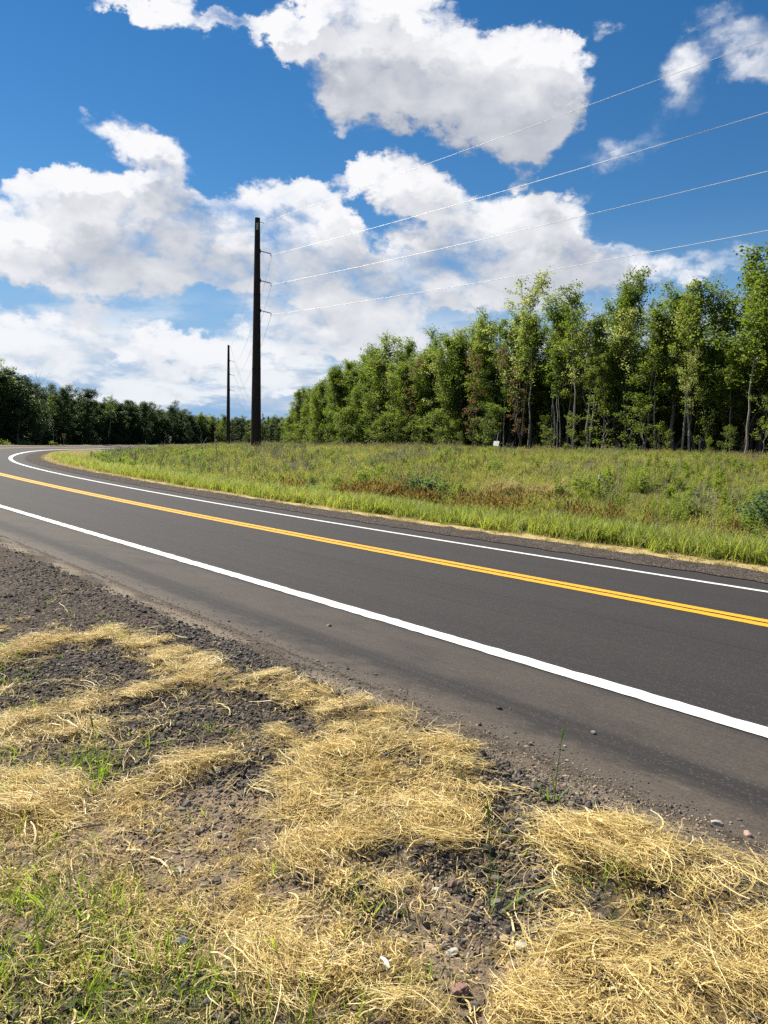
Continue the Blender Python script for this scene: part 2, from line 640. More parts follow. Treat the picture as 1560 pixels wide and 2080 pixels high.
STRAW = [
    (-1.702, 3.22, -1.551, 3.426, 0.09, 1),
    (-1.551, 3.426, -1.294, 3.491, 0.11, 1),
    (-1.294, 3.491, -0.895, 3.098, 0.09, 1),
    (-0.895, 3.098, -0.674, 2.796, 0.09, 1),
    (-0.674, 2.796, -0.393, 2.709, 0.08, 1),
    (-0.393, 2.709, -0.154, 2.483, 0.09, 1),
    (-0.154, 2.483, 0.049, 2.273, 0.1, 1),
    (0.049, 2.273, 0.23, 2.036, 0.11, 1),
    (-1.312, 2.469, -1.112, 2.604, 0.08, 1),
    (-1.112, 2.604, -0.898, 2.778, 0.08, 1),
    (-0.898, 2.778, -0.668, 2.77, 0.07, 1),
    (-1.233, 2.318, -0.839, 2.21, 0.1, 0.55),
    (-0.664, 2.046, -0.517, 2.145, 0.06, 1),
    (-0.517, 2.145, -0.261, 2.242, 0.08, 1),
    (-0.261, 2.242, 0.018, 2.147, 0.12, 1),
    (-0.162, 1.995, 0.178, 1.91, 0.13, 1),
    (-0.091, 1.754, 0.166, 1.752, 0.11, 1),
    (-0.186, 1.627, -0.074, 1.674, 0.08, 0.8),
    (-0.177, 1.873, -0.002, 1.577, 0.08, 0.9),
    (0.426, 1.659, 0.611, 1.624, 0.05, 1),
    (0.608, 1.615, 0.852, 1.517, 0.07, 1),
    (0.433, 1.594, 0.658, 1.461, 0.07, 1),
    (0.568, 1.438, 0.767, 1.353, 0.13, 1),
    (0.4, 1.267, 0.708, 1.236, 0.11, 1),
    (0.329, 1.195, 0.666, 1.154, 0.1, 1),
    (-1.001, 1.951, -0.579, 1.607, 0.2, 0.55),
    (-0.762, 1.538, -0.456, 1.4, 0.13, 0.55),
    (-0.753, 1.394, -0.413, 1.263, 0.1, 0.4),
    (-1.086, 2.035, -0.884, 1.964, 0.12, 0.9),
    (-1.475, 2.784, -1.339, 2.863, 0.08, 0.62),
    (-1.203, 2.456, -0.835, 2.376, 0.1, 0.62),
    (-0.728, 1.949, -0.533, 1.752, 0.06, 0.55),
    (-0.191, 1.355, 0.082, 1.21, 0.11, 0.85),
    (-0.169, 1.494, -0.126, 1.29, 0.07, 0.6),
    (-0.429, 1.595, -0.169, 1.494, 0.09, 0.55),
    (0.062, 1.476, 0.076, 1.277, 0.05, 0.5),
    (0.082, 1.21, 0.327, 1.185, 0.04, 0.35),
    (0.262, 1.952, 0.394, 1.672, 0.04, 0.3),
]
GREEN = [
    (-1.874, 3.551, -1.342, 2.633, 0.1, 0.6),
    (-1.306, 2.671, -0.939, 2.388, 0.07, 0.5),
    (-0.973, 2.393, -0.812, 2.061, 0.05, 1.0),
    (-1.18, 2.216, -1.024, 2.083, 0.08, 0.5),
    (-0.747, 1.462, -0.615, 1.232, 0.17, 1.1),
    (-0.612, 1.346, -0.294, 1.223, 0.12, 1.1),
    (-0.617, 1.425, -0.444, 1.36, 0.08, 0.8),
    (-0.561, 1.523, -0.483, 1.362, 0.06, 0.5),
    (-0.673, 2.508, -0.48, 2.407, 0.06, 0.25),
    (-1.522, 3.897, -1.28, 3.453, 0.1, 0.3),
    (-0.102, 1.232, -0.03, 1.197, 0.05, 0.5),
    (-0.806, 1.495, -0.682, 1.457, 0.08, 0.6),
]
DIRT = [
    (-0.602, 1.937, -0.149, 1.719, 0.12, 1),
    (-0.242, 1.426, -0.103, 1.243, 0.12, 1),
    (-0.48, 1.616, -0.371, 1.54, 0.1, 1),
    (-0.821, 1.82, -0.685, 1.615, 0.15, 0.8),
    (0.094, 1.276, 0.296, 1.197, 0.12, 0.8),
    (0.074, 1.538, 0.145, 1.47, 0.05, 0.7),
]


def straw_cover(x, y):
    n = fbm2(x, y, 5.0, 3)
    c = capsules(x, y, STRAW)
    c = c * np.clip(.45 + 1.3 * n, 0, 1.2)
    s_, u_ = su(x, y)
    # the swath goes on along the roadside beyond what the capsules map
    far = np.clip(1.3 - np.abs(u_ + 5.75 + .25 * np.sin(s_ * .9)) / .35, 0, 1) * np.clip((s_ - 2.6) / .6, 0, 1) * np.clip(.2 + 1.2 * n, 0, 1)
    near = np.clip((-5.3 - u_) / .3, 0, 1) * np.clip((-1.2 - s_) / .6, 0, 1) * .8
    return np.clip(np.maximum(np.maximum(c, far * .9), near), 0, 1)


def mound(x, y):
    """thickness of the mown heaps"""
    return .026 * straw_cover(x, y) ** 1.3 * (.5 + fbm2(x, y, 9.0, 11))


def near_relief(x, y, d):
    w = np.clip(1 - (d - 4) / 8, 0, 1)
    return w * (.018 * (fbm2(x, y, 4.0, 5) - .5) + .010 * (fbm2(x, y, 19.0, 6, 3) - .5))


def ground_z(x, y, bare=False):
    """height of the visible surface of the earth (not the road)"""
    x = np.atleast_1d(np.asarray(x, float)); y = np.atleast_1d(np.asarray(y, float))
    s_, u_ = su(x, y)
    z = zsu(s_, u_)
    d = np.hypot(x, y)
    off = np.where(u_ > 0, np.clip((u_ - 5.6) / 3, 0, 1), np.clip((-5.0 - u_) / .4, 0, 1))
    z = z + near_relief(x, y, d) * np.clip((-4.7 - u_) / .15, 0, 1)
    z = z + np.where(u_ > 0, .48 * off * (fbm2(x, y, .30, 21) - .5) + .08 * off * (fbm2(x, y, 1.3, 22) - .5), 0)
    # broad swells of the embankment top
    z = z + np.where(u_ > 12, .32 * np.clip((u_ - 12) / 10, 0, 1) * (fbm2(x, y, .09, 31) - .5), 0)
    # a loose ridge of gravel pushed up beside the asphalt
    z = z + .022 * np.exp(-((u_ + 5.02) / .13) ** 2) * (.5 + noise2(s_, u_, 2.2, 8)) * (s_ < 14)
    if not bare:
        near = (d < 9) & (u_ < -4.7)
        if near.any():
            z[near] += mound(x[near], y[near])
    return z


def gz(x, y):
    return float(ground_z([x], [y])[0])


# one sheet of ground out to the horizon: a fan of rings round the standpoint, finest where the photograph looks
ang = np.concatenate([np.linspace(-180, -40, 50)[:-1], np.linspace(-40, 40, 460), np.linspace(40, 180, 50)[1:-1]])
rad = np.concatenate([[0.0], np.geomspace(.25, 1.0, 16)[:-1], np.geomspace(1.0, 4.5, 170)[:-1], np.geomspace(4.5, 160, 230)[:-1], np.geomspace(160, 6000, 50)])
A, Q_ = np.meshgrid(np.radians(ang), rad)
gx, gy = (Q_ * np.sin(A)).ravel(), (Q_ * np.cos(A)).ravel()
gs, gu = su(gx, gy)
gzv = ground_z(gx, gy)
dd = np.hypot(gx, gy)
under = np.clip((gu + 4.66) / .10, 0, 1) * np.clip((5.8 - gu) / .3, 0, 1)
under = np.maximum(under, ((gs > 9) & (gu > -6.2) & (gu < 5.5)) * 1.0)
gzv -= under * np.where(dd > 20, .28, .14)
gzv = np.where(dd > 400, np.minimum(gzv, -1.5) * np.clip(1 - (dd - 400) / 4000, 0, 1) - 1.5 * np.clip((dd - 400) / 4000, 0, 1), gzv)
na_, nr_ = len(ang), len(rad)
i_ = np.arange(nr_ - 1)[:, None] * na_
j_ = np.arange(na_)[None]
j2 = (j_ + 1) % na_
GF = np.stack([i_ + j_, i_ + j2, i_ + na_ + j2, i_ + na_ + j_], -1).reshape(-1, 4)[:, ::-1]
nearm = dd < 9
st = np.zeros_like(gx); st[nearm] = straw_cover(gx[nearm], gy[nearm])
di = np.zeros_like(gx); di[nearm] = capsules(gx[nearm], gy[nearm], DIRT)

mg, N = material('earth')
co = coords(N)
u = N.attr('uu')
s_at = N.attr('ss')
n_big = N.noise(co, .12, 3)
n_mid = N.noise(co, 1.7, 5)
n_fine = N.noise(co, 60, 4, .7)
n_st = N.noise(co, 17, 4, .65)
vg = N.voro(co, 95.0, 1)
vgd = N.voro(co, 95.0, 0)
grey = N.n('ShaderNodeSeparateColor'); N.l.new(vg, grey.inputs[0])
gravel_c = N.mix(grey.outputs[0], (.030, .025, .020), (.115, .094, .076))
gravel_c = N.mix(N.ss(grey.outputs[1], .85, .95), gravel_c, (.22, .17, .14))
dirt_c = N.mix(n_st, (.17, .125, .083), (.36, .275, .19))
dirt_c = N.mix(N.m('MULTIPLY', N.ss(grey.outputs[0], .45, .9), .5), dirt_c, (.10, .085, .078))
dust_c = N.mix(n_fine, (.075, .062, .051), (.165, .137, .112))
# dusty hard edge beside the asphalt, then loose dark gravel, then soil
k1 = N.ss(N.m('ADD', u, N.m('MULTIPLY', N.m('SUBTRACT', n_mid, .5), .5)), -4.98, -4.84)
tan = N.mix(n_fine, (.20, .165, .125), (.34, .285, .22))
c = N.mix(k1, gravel_c, N.mix(N.ss(n_st, .40, .62), dust_c, gravel_c))
band = N.m('MULTIPLY', N.ss(N.m('ABSOLUTE', N.m('ADD', u, 4.83)), .13, .03), N.ss(n_mid, .42, .56))
c = N.mix(N.m('MULTIPLY', band, .85), c, tan)
dn = N.m('ADD', N.attr('dirt'), N.m('MULTIPLY', N.m('SUBTRACT', n_mid, .5), 1.6))
soil = N.m('MULTIPLY', N.ss(dn, .12, .45), N.ss(u, -5.05, -5.3))
c = N.mix(soil, c, dirt_c)
thatch = N.mix(n_fine, (.09, .062, .030), (.30, .22, .105))
c = N.mix(N.ss(N.m('ADD', N.attr('straw'), N.m('MULTIPLY', N.m('SUBTRACT', n_st, .5), .9)), .72, .98), c, thatch)
# grassed land away from the road
turf = N.mix(n_mid, (.050, .070, .018), (.13, .125, .045))
turf = N.mix(N.ss(n_big, .4, .65), turf, (.10, .105, .032))
cut = N.mix(n_mid, (.30, .27, .09), (.20, .22, .06))
inner = N.ss(u, 5.4, 5.8)
turf = N.mix(N.m('MULTIPLY', N.ss(u, 9.8, 8.2), N.ss(s_at, 25, 48)), turf, cut)
turf = N.mix(N.ss(u, 6.6, 6.2), turf, (.42, .33, .15))
outer = N.ss(u, -7.5, -9.5)
c = N.mix(N.m('MAXIMUM', inner, outer), c, turf)
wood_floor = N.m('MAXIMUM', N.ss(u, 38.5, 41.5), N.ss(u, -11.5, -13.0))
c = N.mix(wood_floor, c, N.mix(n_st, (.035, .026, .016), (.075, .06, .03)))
n_crumb = N.noise(co, 130, 5, .75)
hgt = N.m('ADD', N.m('MULTIPLY', n_crumb, 1.0), N.m('MULTIPLY', n_fine, .8))
finish(N, pbr(N, c, .95, .1, hgt, .9, .008))
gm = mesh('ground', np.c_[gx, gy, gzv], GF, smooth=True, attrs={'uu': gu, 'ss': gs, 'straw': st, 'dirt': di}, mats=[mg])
tag(link('ground', gm), 'mown gravelly roadside and grassy land on both sides of the road', kind='structure')


# ------------------------------------------------------------------ road
def strip(us, ss, lift=0.0, jit=None, dz=None):
    """sheet following the road: columns at offsets us, rows at stations ss"""
    ss = np.asarray(ss, float)
    cx, cy = np.interp(ss, RS, RX), np.interp(ss, RS, RY)
    hd = np.interp(ss, RS, RH)
    V, UV = [], []
    for k, uo in enumerate(us):
        uu = np.full_like(ss, uo) + (jit[k] if jit is not None else 0)
        z = zsu(ss, uu) + lift + (dz[k] if dz is not None else 0)
        V.append(np.c_[cx + np.cos(hd) * uu, cy + np.sin(hd) * uu, z])
        UV.append(np.c_[uu, ss])
    V, UV = np.stack(V, 1), np.stack(UV, 1)
    n, k = V.shape[:2]
    i = np.arange(n - 1)[:, None] * k
    j = np.arange(k - 1)[None]
    F = np.stack([i + j, i + j + 1, i + k + j + 1, i + k + j], -1).reshape(-1, 4)
    return V.reshape(-1, 3), F, UV.reshape(-1, 2)


SS = np.concatenate([np.arange(-110, -14, 2.0), np.arange(-14, 30, .25), np.arange(30, 120, .5), np.arange(120, 338, 2.0)])
ma, N = material('asphalt')
uvn = N.n('ShaderNodeUVMap').outputs[0]
uu, sv, _ = N.sep(uvn)
co = coords(N)
along = N.comb(N.m('MULTIPLY', uu, 5.0), N.m('MULTIPLY', sv, .22), 0.0)
streak = N.noise(along, 1.6, 6, .62)
fine = N.noise(co, 210, 3, .75)
mott = N.noise(co, 2.2, 4, .6)
agg = N.voro(co, 170, 1)
ag = N.n('ShaderNodeSeparateColor'); N.l.new(agg, ag.inputs[0])
c = N.mix(streak, (.0165, .0145, .0148), (.030, .0265, .0262))
c = N.mix(N.m('MULTIPLY', N.ss(mott, .35, .75), .35), c, (.026, .023, .023))
# lanes worn a little paler in the wheel paths, new black seam between the passes of the paver
wheel = N.m('ADD', N.ss(N.m('ABSOLUTE', N.m('SUBTRACT', N.m('ABSOLUTE', uu), .95)), .45, .1), N.ss(N.m('ABSOLUTE', N.m('SUBTRACT', N.m('ABSOLUTE', uu), 2.65)), .45, .1))
c = N.mix(N.m('MULTIPLY', wheel, N.m('MULTIPLY', streak, .35)), c, (.037, .033, .032))
comb_ = N.noise(N.comb(N.m('MULTIPLY', uu, 26.0), N.m('MULTIPLY', sv, .12), 0.0), 1.0, 4, .6)
c = N.mix(N.m('MULTIPLY', N.ss(comb_, .40, .70), .40), c, (.044, .039, .038))
seam = N.ss(N.m('ABSOLUTE', N.m('ADD', uu, N.m('MULTIPLY_ADD', mott, .05, 1.62))), .03, .008)
c = N.mix(N.m('MULTIPLY', seam, .55), c, (.008, .0075, .0075))
# dust dragged along outside the edge line
dj = N.m('MULTIPLY_ADD', N.m('SUBTRACT', streak, .5), .34, uu)
dust = N.m('MULTIPLY', N.ss(dj, -3.66, -3.78), N.ss(dj, -4.36, -4.16))
dcol = N.mix(N.noise(along, 7.0, 6, .7), (.048, .040, .033), (.105, .087, .071))
grain = N.ss(N.noise(co, 75, 4, .75), .32, .62)
dust = N.m('MULTIPLY', dust, N.m('MULTIPLY_ADD', grain, .55, .5))
edge_g = grain
c = N.mix(N.m('MULTIPLY', dust, N.m('MULTIPLY_ADD', N.ss(mott, .25, .6), .5, .4)), c, dcol)
edge = N.ss(N.m('ADD', dj, N.m('MULTIPLY', N.m('SUBTRACT', N.noise(co, 6, 5, .65), .5), .35)), -4.40, -4.62)
c = N.mix(N.m('MULTIPLY', edge, N.m('MULTIPLY_ADD', edge_g, .5, .55), clamp=True), c, N.mix(fine, (.058, .047, .037), (.14, .113, .089)))
scr = N.m('MULTIPLY', N.ss(N.noise(N.comb(N.m('MULTIPLY', uu, 60.0), N.m('MULTIPLY', sv, 1.3), 0.0), 1.0, 3, .6), .70, .74), N.ss(uu, -4.2, -4.35))
c = N.mix(N.m('MULTIPLY', scr, .6), c, (.30, .27, .23))
c = N.mix(N.m('MULTIPLY', N.ss(ag.outputs[0], .90, .99), .5), c, (.13, .118, .108))
c = N.mix(N.m('MULTIPLY', N.ss(fine, .5, .3), .35), c, (.02, .018, .018))
finish(N, pbr(N, c, .82, .30, N.m('ADD', fine, N.m('MULTIPLY', ag.outputs[1], .3)), .45, .004))
us = [-4.9, -4.75, -4.6, -3.8, -2.4, -1.2, 0, 1.2, 2.4, 3.6, 3.9, 4.6, 4.8]
jit = [np.zeros(len(SS)) for _ in us]
dz = [np.full(len(SS), v) for v in (-.05, 0, 0, 0, 0, 0, 0, 0, 0, 0, 0, 0, -.05)]
V, F, UV = strip(us, SS, 0, jit, dz)
road = link('road', mesh('road', V, F, UV, True, mats=[ma]))
tag(road, 'dark new asphalt two lane road curving right round the grassy bank', kind='structure')


def paint(name, base, worn):
    m, N = material(name)
    co = coords(N)
    n = N.noise(co, 90, 4, .7)
    sp = N.ss(N.noise(co, 46, 5, .75), .58, .70)
    uvn = N.n('ShaderNodeUVMap').outputs[0]
    a_, b_, _ = N.sep(uvn)
    st_ = N.noise(N.comb(N.m('MULTIPLY', a_, 8.0), N.m('MULTIPLY', b_, .4), 0.0), 3.0, 4, .6)
    c = N.mix(n, base, worn)
    c = N.mix(N.m('MULTIPLY', N.ss(st_, .52, .75), .35), c, worn)
    c = N.mix(N.m('MULTIPLY', sp, .5), c, (.13, .12, .11))
    finish(N, pbr(N, c, .55, .4, n, .35, .003))
    return m


m_white = paint('white_road_paint', (.84, .84, .83), (.72, .71, .69))
m_yellow = paint('yellow_road_paint', (.82, .42, .014), (.72, .34, .018))
SL = np.concatenate([np.arange(-60, -8, 1.0), np.arange(-8, 26, .06), np.arange(26, 130, .3), np.arange(130, 330, 2.0)])


def line_mark(name, u0, w, mat, s0=-60, s1=330, label=None):
    ss = SL[(SL >= s0) & (SL <= s1)]
    j = rng.normal(0, .0045, (2, len(ss)))
    V, F, UV = strip([u0 - w / 2, u0 + w / 2], ss, .004, j)
    o = link(name, mesh(name, V, F, UV, True, mats=[mat]), road)
    if label: tag(o, label)
    return o


line_mark('edge_line', -3.60, .152, m_white, label='broad white edge line beside the dusty shoulder')
line_mark('edge_line', 3.56, .25, m_white, label='white edge line along the grassy bank')
line_mark('centre_line', -.155, .222, m_yellow, s1=330)
line_mark('centre_line', .150, .222, m_yellow, s0=-60, s1=36)
V, F, UV = strip([-3.72, -3.5], SL[SL > 400], .005) if False else (None, None, None)

# gravel shoulders beyond the asphalt
mgr, N = material('shoulder_gravel')
co = coords(N)
vo = N.voro(co, 42, 1); vd = N.voro(co, 42, 0)
sc_ = N.n('ShaderNodeSeparateColor'); N.l.new(vo, sc_.inputs[0])
c = N.mix(sc_.outputs[0], (.024, .019, .016), (.085, .068, .057))
c = N.mix(N.ss(sc_.outputs[1], .82, .95), c, (.20, .165, .14))
nz = N.noise(co, 3.0, 4)
c = N.mix(N.m('MULTIPLY', N.ss(nz, .5, .7), .4), c, (.13, .11, .09))
finish(N, pbr(N, c, .92, .15, N.m('MULTIPLY', vd, -1.0), 1.0, .02))
S2 = np.concatenate([np.arange(-100, -10, 2.0), np.arange(-10, 60, .2), np.arange(60, 334, 1.0)])
j = [rng.normal(0, .03, len(S2)), rng.normal(0, .02, len(S2)), np.zeros(len(S2)), rng.normal(0, .05, len(S2)), np.zeros(len(S2))]
zz = [np.full(len(S2), .006), rng.normal(.012, .01, len(S2)), rng.normal(.0, .02, len(S2)), rng.normal(0, .01, len(S2)), np.full(len(S2), -.06)]
V, F, UV = strip([4.50, 4.8, 5.2, 5.7, 6.1], S2, .006, j, zz)
tag(link('gravel_shoulder', mesh('gravel_shoulder', V, F, UV, True, mats=[mgr])), 'dark gravel strip between asphalt and cut grass of the bank', kind='structure')
S3 = S2[S2 > 8.6]
j = [np.zeros(len(S3)), rng.normal(0, .05, len(S3)), rng.normal(0, .03, len(S3))]
zz = [np.full(len(S3), -.06), rng.normal(0, .01, len(S3)), np.full(len(S3), .006)]
V, F, UV = strip([-6.6, -6.0, -4.70], S3, .004, j, zz)
tag(link('gravel_shoulder', mesh('gravel_shoulder', V, F, UV, True, mats=[mgr])), 'gravel strip on the outside of the far bend', kind='structure')


# ------------------------------------------------------------------ trees
def leaf_mat(name, lo, hi, trans, pale=None, palew=0.0, mixf=.54):
    m, N = material(name)
    t = N.attr('tint')
    oi = N.n('ShaderNodeObjectInfo').outputs['Random']
    f = N.m('ADD', N.m('MULTIPLY', t, .75), N.m('MULTIPLY', oi, .3), clamp=True)
    c = N.mix(f, lo, hi)
    if pale: c = N.mix(N.m('MULTIPLY', N.ss(t, 1 - palew, 1 - palew * .5), .9), c, pale)
    d = pbr(N, c, .5, .35)
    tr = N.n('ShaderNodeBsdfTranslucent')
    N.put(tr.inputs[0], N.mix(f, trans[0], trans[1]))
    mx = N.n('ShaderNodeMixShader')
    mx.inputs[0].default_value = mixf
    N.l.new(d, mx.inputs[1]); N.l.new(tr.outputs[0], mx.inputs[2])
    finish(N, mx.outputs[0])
    return m


def bark_mat(name, a, b, sc=6.0):
    m, N = material(name)
    co = coords(N)
    st = N.vm('MULTIPLY', co, (1, 1, .35))
    n = N.noise(st, sc * 2, 5, .65)
    n2 = N.noise(co, .8, 3)
    c = N.mix(N.ss(n, .3, .7), a, b)
    c = N.mix(N.m('MULTIPLY', N.ss(n2, .45, .7), .6), c, tuple(v * .55 for v in a))
    finish(N, pbr(N, c, .9, .15, n, .6, .02))
    return m


L_ASPEN = leaf_mat('aspen_leaves', (.060, .092, .015), (.135, .165, .034), ((.20, .30, .025), (.38, .46, .055)))
L_ASH = leaf_mat('ash_leaves', (.045, .075, .012), (.105, .140, .022), ((.15, .25, .018), (.30, .39, .04)))
L_OAK = leaf_mat('oak_leaves', (.040, .068, .014), (.090, .122, .026), ((.13, .22, .018), (.26, .35, .04)))
L_PALE = leaf_mat('pale_leaves', (.14, .18, .055), (.24, .27, .09), ((.42, .50, .10), (.58, .62, .17)))
L_RUST = leaf_mat('rusty_leaves', (.080, .060, .022), (.17, .10, .045), ((.17, .12, .03), (.28, .16, .06)), (.10, .14, .03), .35)
L_DARK = leaf_mat('shade_darkened_leaves', (.018, .037, .009), (.044, .073, .016), ((.04, .09, .009), (.085, .15, .018)), mixf=.34)  # shade of the backlit wood is put into this darker, less translucent leaf colour
B_PALE = bark_mat('pale_bark', (.27, .24, .19), (.46, .42, .35))
B_GREY = bark_mat('grey_bark', (.13, .115, .095), (.25, .225, .19))
B_DARK = bark_mat('dark_bark', (.045, .038, .032), (.11, .095, .08))


def leaf_cloud(P, size, seed, up=.35, flat=1.0):
    """a kite-shaped leaf at each point, all in one mesh"""
    g = np.random.default_rng(seed)
    n = len(P)
    nv = g.normal(size=(n, 3)); nv[:, 2] = np.abs(nv[:, 2]) + up
    nv /= np.linalg.norm(nv, axis=1)[:, None]
    a = np.cross(nv, g.normal(size=(n, 3))); a /= np.linalg.norm(a, axis=1)[:, None]
    b = np.cross(nv, a)
    sz = size * g.uniform(.65, 1.35, n)[:, None]
    fold = nv * sz * .12
    V = np.stack([P - a * sz, P + b * sz * .52 + fold - a * sz * .1, P + a * sz, P - b * sz * .52 + fold - a * sz * .1], 1).reshape(-1, 3)
    F = np.arange(4 * n).reshape(n, 4)
    return V, F


def tree_meshes(seed, H, r0, crown_from, reach, shape, limbs, twigs, per, size, spread, bark, leaves, lean=.0, crook=.0, up=.9, top=1.0, bare=0.0, forks=0, limb_r=.42):
    g = np.random.default_rng(seed)
    m = MB()
    k = 11
    t = np.linspace(0, 1, k)
    wob = np.cumsum(g.normal(0, crook, (k, 2)), 0) * H * .03
    la = g.uniform(0, 6.28)
    axis = np.c_[wob[:, 0] + math.cos(la) * lean * H * t ** 1.3, wob[:, 1] + math.sin(la) * lean * H * t ** 1.3, t * H * top]
    axis[:, :2] -= axis[0, :2]
    rad_ = r0 * ((1 - t) ** .85 * .93 + .05)
    rad_[0] *= 1.3
    axis = np.vstack([axis[:1] - [0, 0, .35], axis]); rad_ = np.r_[rad_[0] * 1.08, rad_]
    m.tube(axis, rad_, 7)
    tips, wts = [], []
    az_ = g.uniform(0, 6.28)
    for i in range(limbs):
        f = crown_from + (1 - crown_from) * ((i + g.uniform(0, .9)) / limbs) ** .9
        f = min(f, .985)
        p0 = np.array([np.interp(f * H * top, axis[:, 2], axis[:, c_]) for c_ in range(3)])
        az_ += 2.4 + g.normal(0, .5)
        q = (f - crown_from) / (1 - crown_from)
        Lb = reach * max(.16, shape(q)) * g.uniform(.45, 1.35)
        el_ = up * (0.55 + .75 * q) + g.normal(0, .15)
        d = np.array([math.cos(az_) * math.cos(el_), math.sin(az_) * math.cos(el_), math.sin(el_)])
        n_ = 6
        bend = g.normal(0, .16, (n_, 3)) * Lb * .4
        bend[0] = 0
        pts = p0 + d[None] * np.linspace(0, Lb, n_)[:, None] + np.cumsum(bend, 0) * .5 + np.array([0, 0, .12 * Lb]) * np.linspace(0, 1, n_)[:, None] ** 2
        rb = max(.012, r0 * (1 - f) * limb_r + .008)
        m.tube(pts, np.linspace(rb, .006, n_), 4, False)
        for j_ in range(twigs):
            w = g.uniform(.25, 1.0)
            b0 = np.array([np.interp(w, np.linspace(0, 1, n_), pts[:, c_]) for c_ in range(3)])
            dv = d * .6 + g.normal(0, .62, 3); dv[2] += .15
            dv /= np.linalg.norm(dv)
            Lt = Lb * g.uniform(.18, .45) * (1.15 - .4 * w) + .12
            tp = b0 + dv * Lt
            if Lt > .35: m.tube(np.array([b0, (b0 + tp) / 2 + g.normal(0, .04, 3), tp]), [rb * .35 + .004, .008, .004], 3, False)
            if g.random() > bare:
                tips.append(tp); wts.append((Lt, b0))
        if g.random() > bare: tips.append(pts[-1]); wts.append((.3, pts[-2]))
    topp = axis[-1]
    for _ in range(3): tips.append(topp + g.normal(0, .15, 3)); wts.append((.3, topp - [0, 0, .4]))
    tips = np.array(tips)
    b0s = np.array([w[1] for w in wts])
    n = len(tips)
    cnt = np.maximum(3, g.poisson(per, n))
    idx = np.repeat(np.arange(n), cnt)
    along = g.beta(2.2, 1.0, len(idx))[:, None]
    P = b0s[idx] * (1 - along) + tips[idx] * along + g.normal(0, spread, (len(idx), 3)) * np.array([1, 1, .62])
    V, F = leaf_cloud(P, size, seed + 999)
    clump = np.clip(g.normal(.45, .20, n), 0, 1)
    tint = np.repeat(np.clip(clump[idx] + g.normal(0, .14, len(idx)), 0, 1), 4)
    tm = m.me('trunk', bark, True)
    cm = mesh('crown', V, F, smooth=False, attrs={'tint': tint}, mats=[leaves])
    return tm, cm, H


oval = lambda q: math.sin(math.pi * (.14 + .66 * q)) ** .8
spire = lambda q: (1 - q) ** .7 * .95 + .08
dome = lambda q: math.sqrt(max(0, 1 - (q * 1.0) ** 2.6)) * .9 + .15 * q
KINDS = {
    'aspen': [tree_meshes(100 + i, 14, .115, .46, 2.1, oval, 22, 7, 32, .086, .20, B_PALE if i % 2 else B_GREY, L_ASPEN, .03, .16, .9, .84) for i in range(4)],
    'ash': [tree_meshes(200 + i, 13.5, .15, .30, 2.7, oval, 26, 8, 37, .096, .25, B_GREY if i else B_DARK, L_ASH, .02, .16, .9, .82) for i in range(4)],
    'bushy': [tree_meshes(250 + i, 13.5, .15, .07, 2.6, oval, 34, 8, 32, .096, .25, B_GREY, (L_ASPEN, L_ASH)[i % 2], .02, .45, .9, .82) for i in range(4)],
    'oak': [tree_meshes(300 + i, 14, .24, .20, 3.6, dome, 30, 9, 38, .118, .26, B_DARK, L_OAK, .03, .5, .8, .84) for i in range(2)],
    'pale': [tree_meshes(400 + i, 14, .13, .45, 2.9, dome, 17, 8, 22, .085, .17, B_DARK, L_PALE, .05, .8, 1.1, .80, .08) for i in range(3)],
    'spindly': [tree_meshes(500 + i, 14, .095, .55, 1.5, oval, 18, 6, 20, .092, .15, B_PALE, (L_ASPEN, L_ASH)[i % 2], .04, .24, .95, .9, .2) for i in range(4)],
    'rusty': [tree_meshes(600 + i, 11, .085, .12, 1.1, oval, 22, 5, 15, .085, .15, B_GREY, L_RUST, .04, .9, .7, .9, .2) for i in range(2)],
    'sapling': [tree_meshes(700 + i, 5.5, .045, .14, 1.75, oval, 13, 6, 16, .080, .17, B_PALE if i % 2 else B_GREY, L_ASPEN if i % 2 else L_ASH, .06, .9, .7, .9) for i in range(4)],
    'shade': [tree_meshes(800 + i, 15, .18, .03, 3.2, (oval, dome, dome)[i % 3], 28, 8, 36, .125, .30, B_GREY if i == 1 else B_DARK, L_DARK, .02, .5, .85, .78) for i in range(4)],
    'snag': [tree_meshes(900, 13, .12, .45, 1.7, oval, 16, 4, 3, .07, .1, B_GREY, L_RUST, .05, .8, .9, 1.0, .97)],
}
NAMES = {'aspen': 'aspen_tree', 'ash': 'ash_tree', 'bushy': 'ash_tree', 'oak': 'oak_tree', 'pale': 'poplar_tree', 'spindly': 'aspen_tree', 'rusty': 'withered_tree', 'sapling': 'sapling', 'shade': 'woodland_tree', 'snag': 'dead_tree'}


def plant(kind, i, x, y, H, rz, label, cat='tree', group=None, fat=1.0):
    tm, cm, H0 = KINDS[kind][i % len(KINDS[kind])]
    s = H / H0
    o = empty(NAMES[kind], (x, y, gz(x, y)), rz)
    o.scale = (s * fat, s * fat, s)
    o.rotation_euler = (rt.normal(0, .025), rt.normal(0, .025), rz)
    tag(o, label, cat, group)
    link('trunk', tm, o)
    if kind != 'snag': link('crown', cm, o)
    return o


P0, P1 = np.array([30., 38.]), np.array([-16., 130.])
LD = (P1 - P0) / np.linalg.norm(P1 - P0)
LN = np.array([-LD[1], LD[0]]) * -1          # away from the road, into the wood
OUT_T = [-.35, -.1, .122, .166, .199, .219, .244, .258, .283, .306, .326, .353, .415, .441, .488, .517, .538, .573, .650, .724, .773, .827, .907, .998, 1.04, 1.3]
OUT_H = [14.5, 14.5, 14.4, 14.0, 12.8, 13.8, 13.6, 15.4, 15.0, 14.2, 15.2, 15.0, 14.6, 15.0, 15.2, 14.2, 13.6, 15.0, 15.8, 14.8, 14.4, 13.0, 12.4, 11.2, 10, 9]


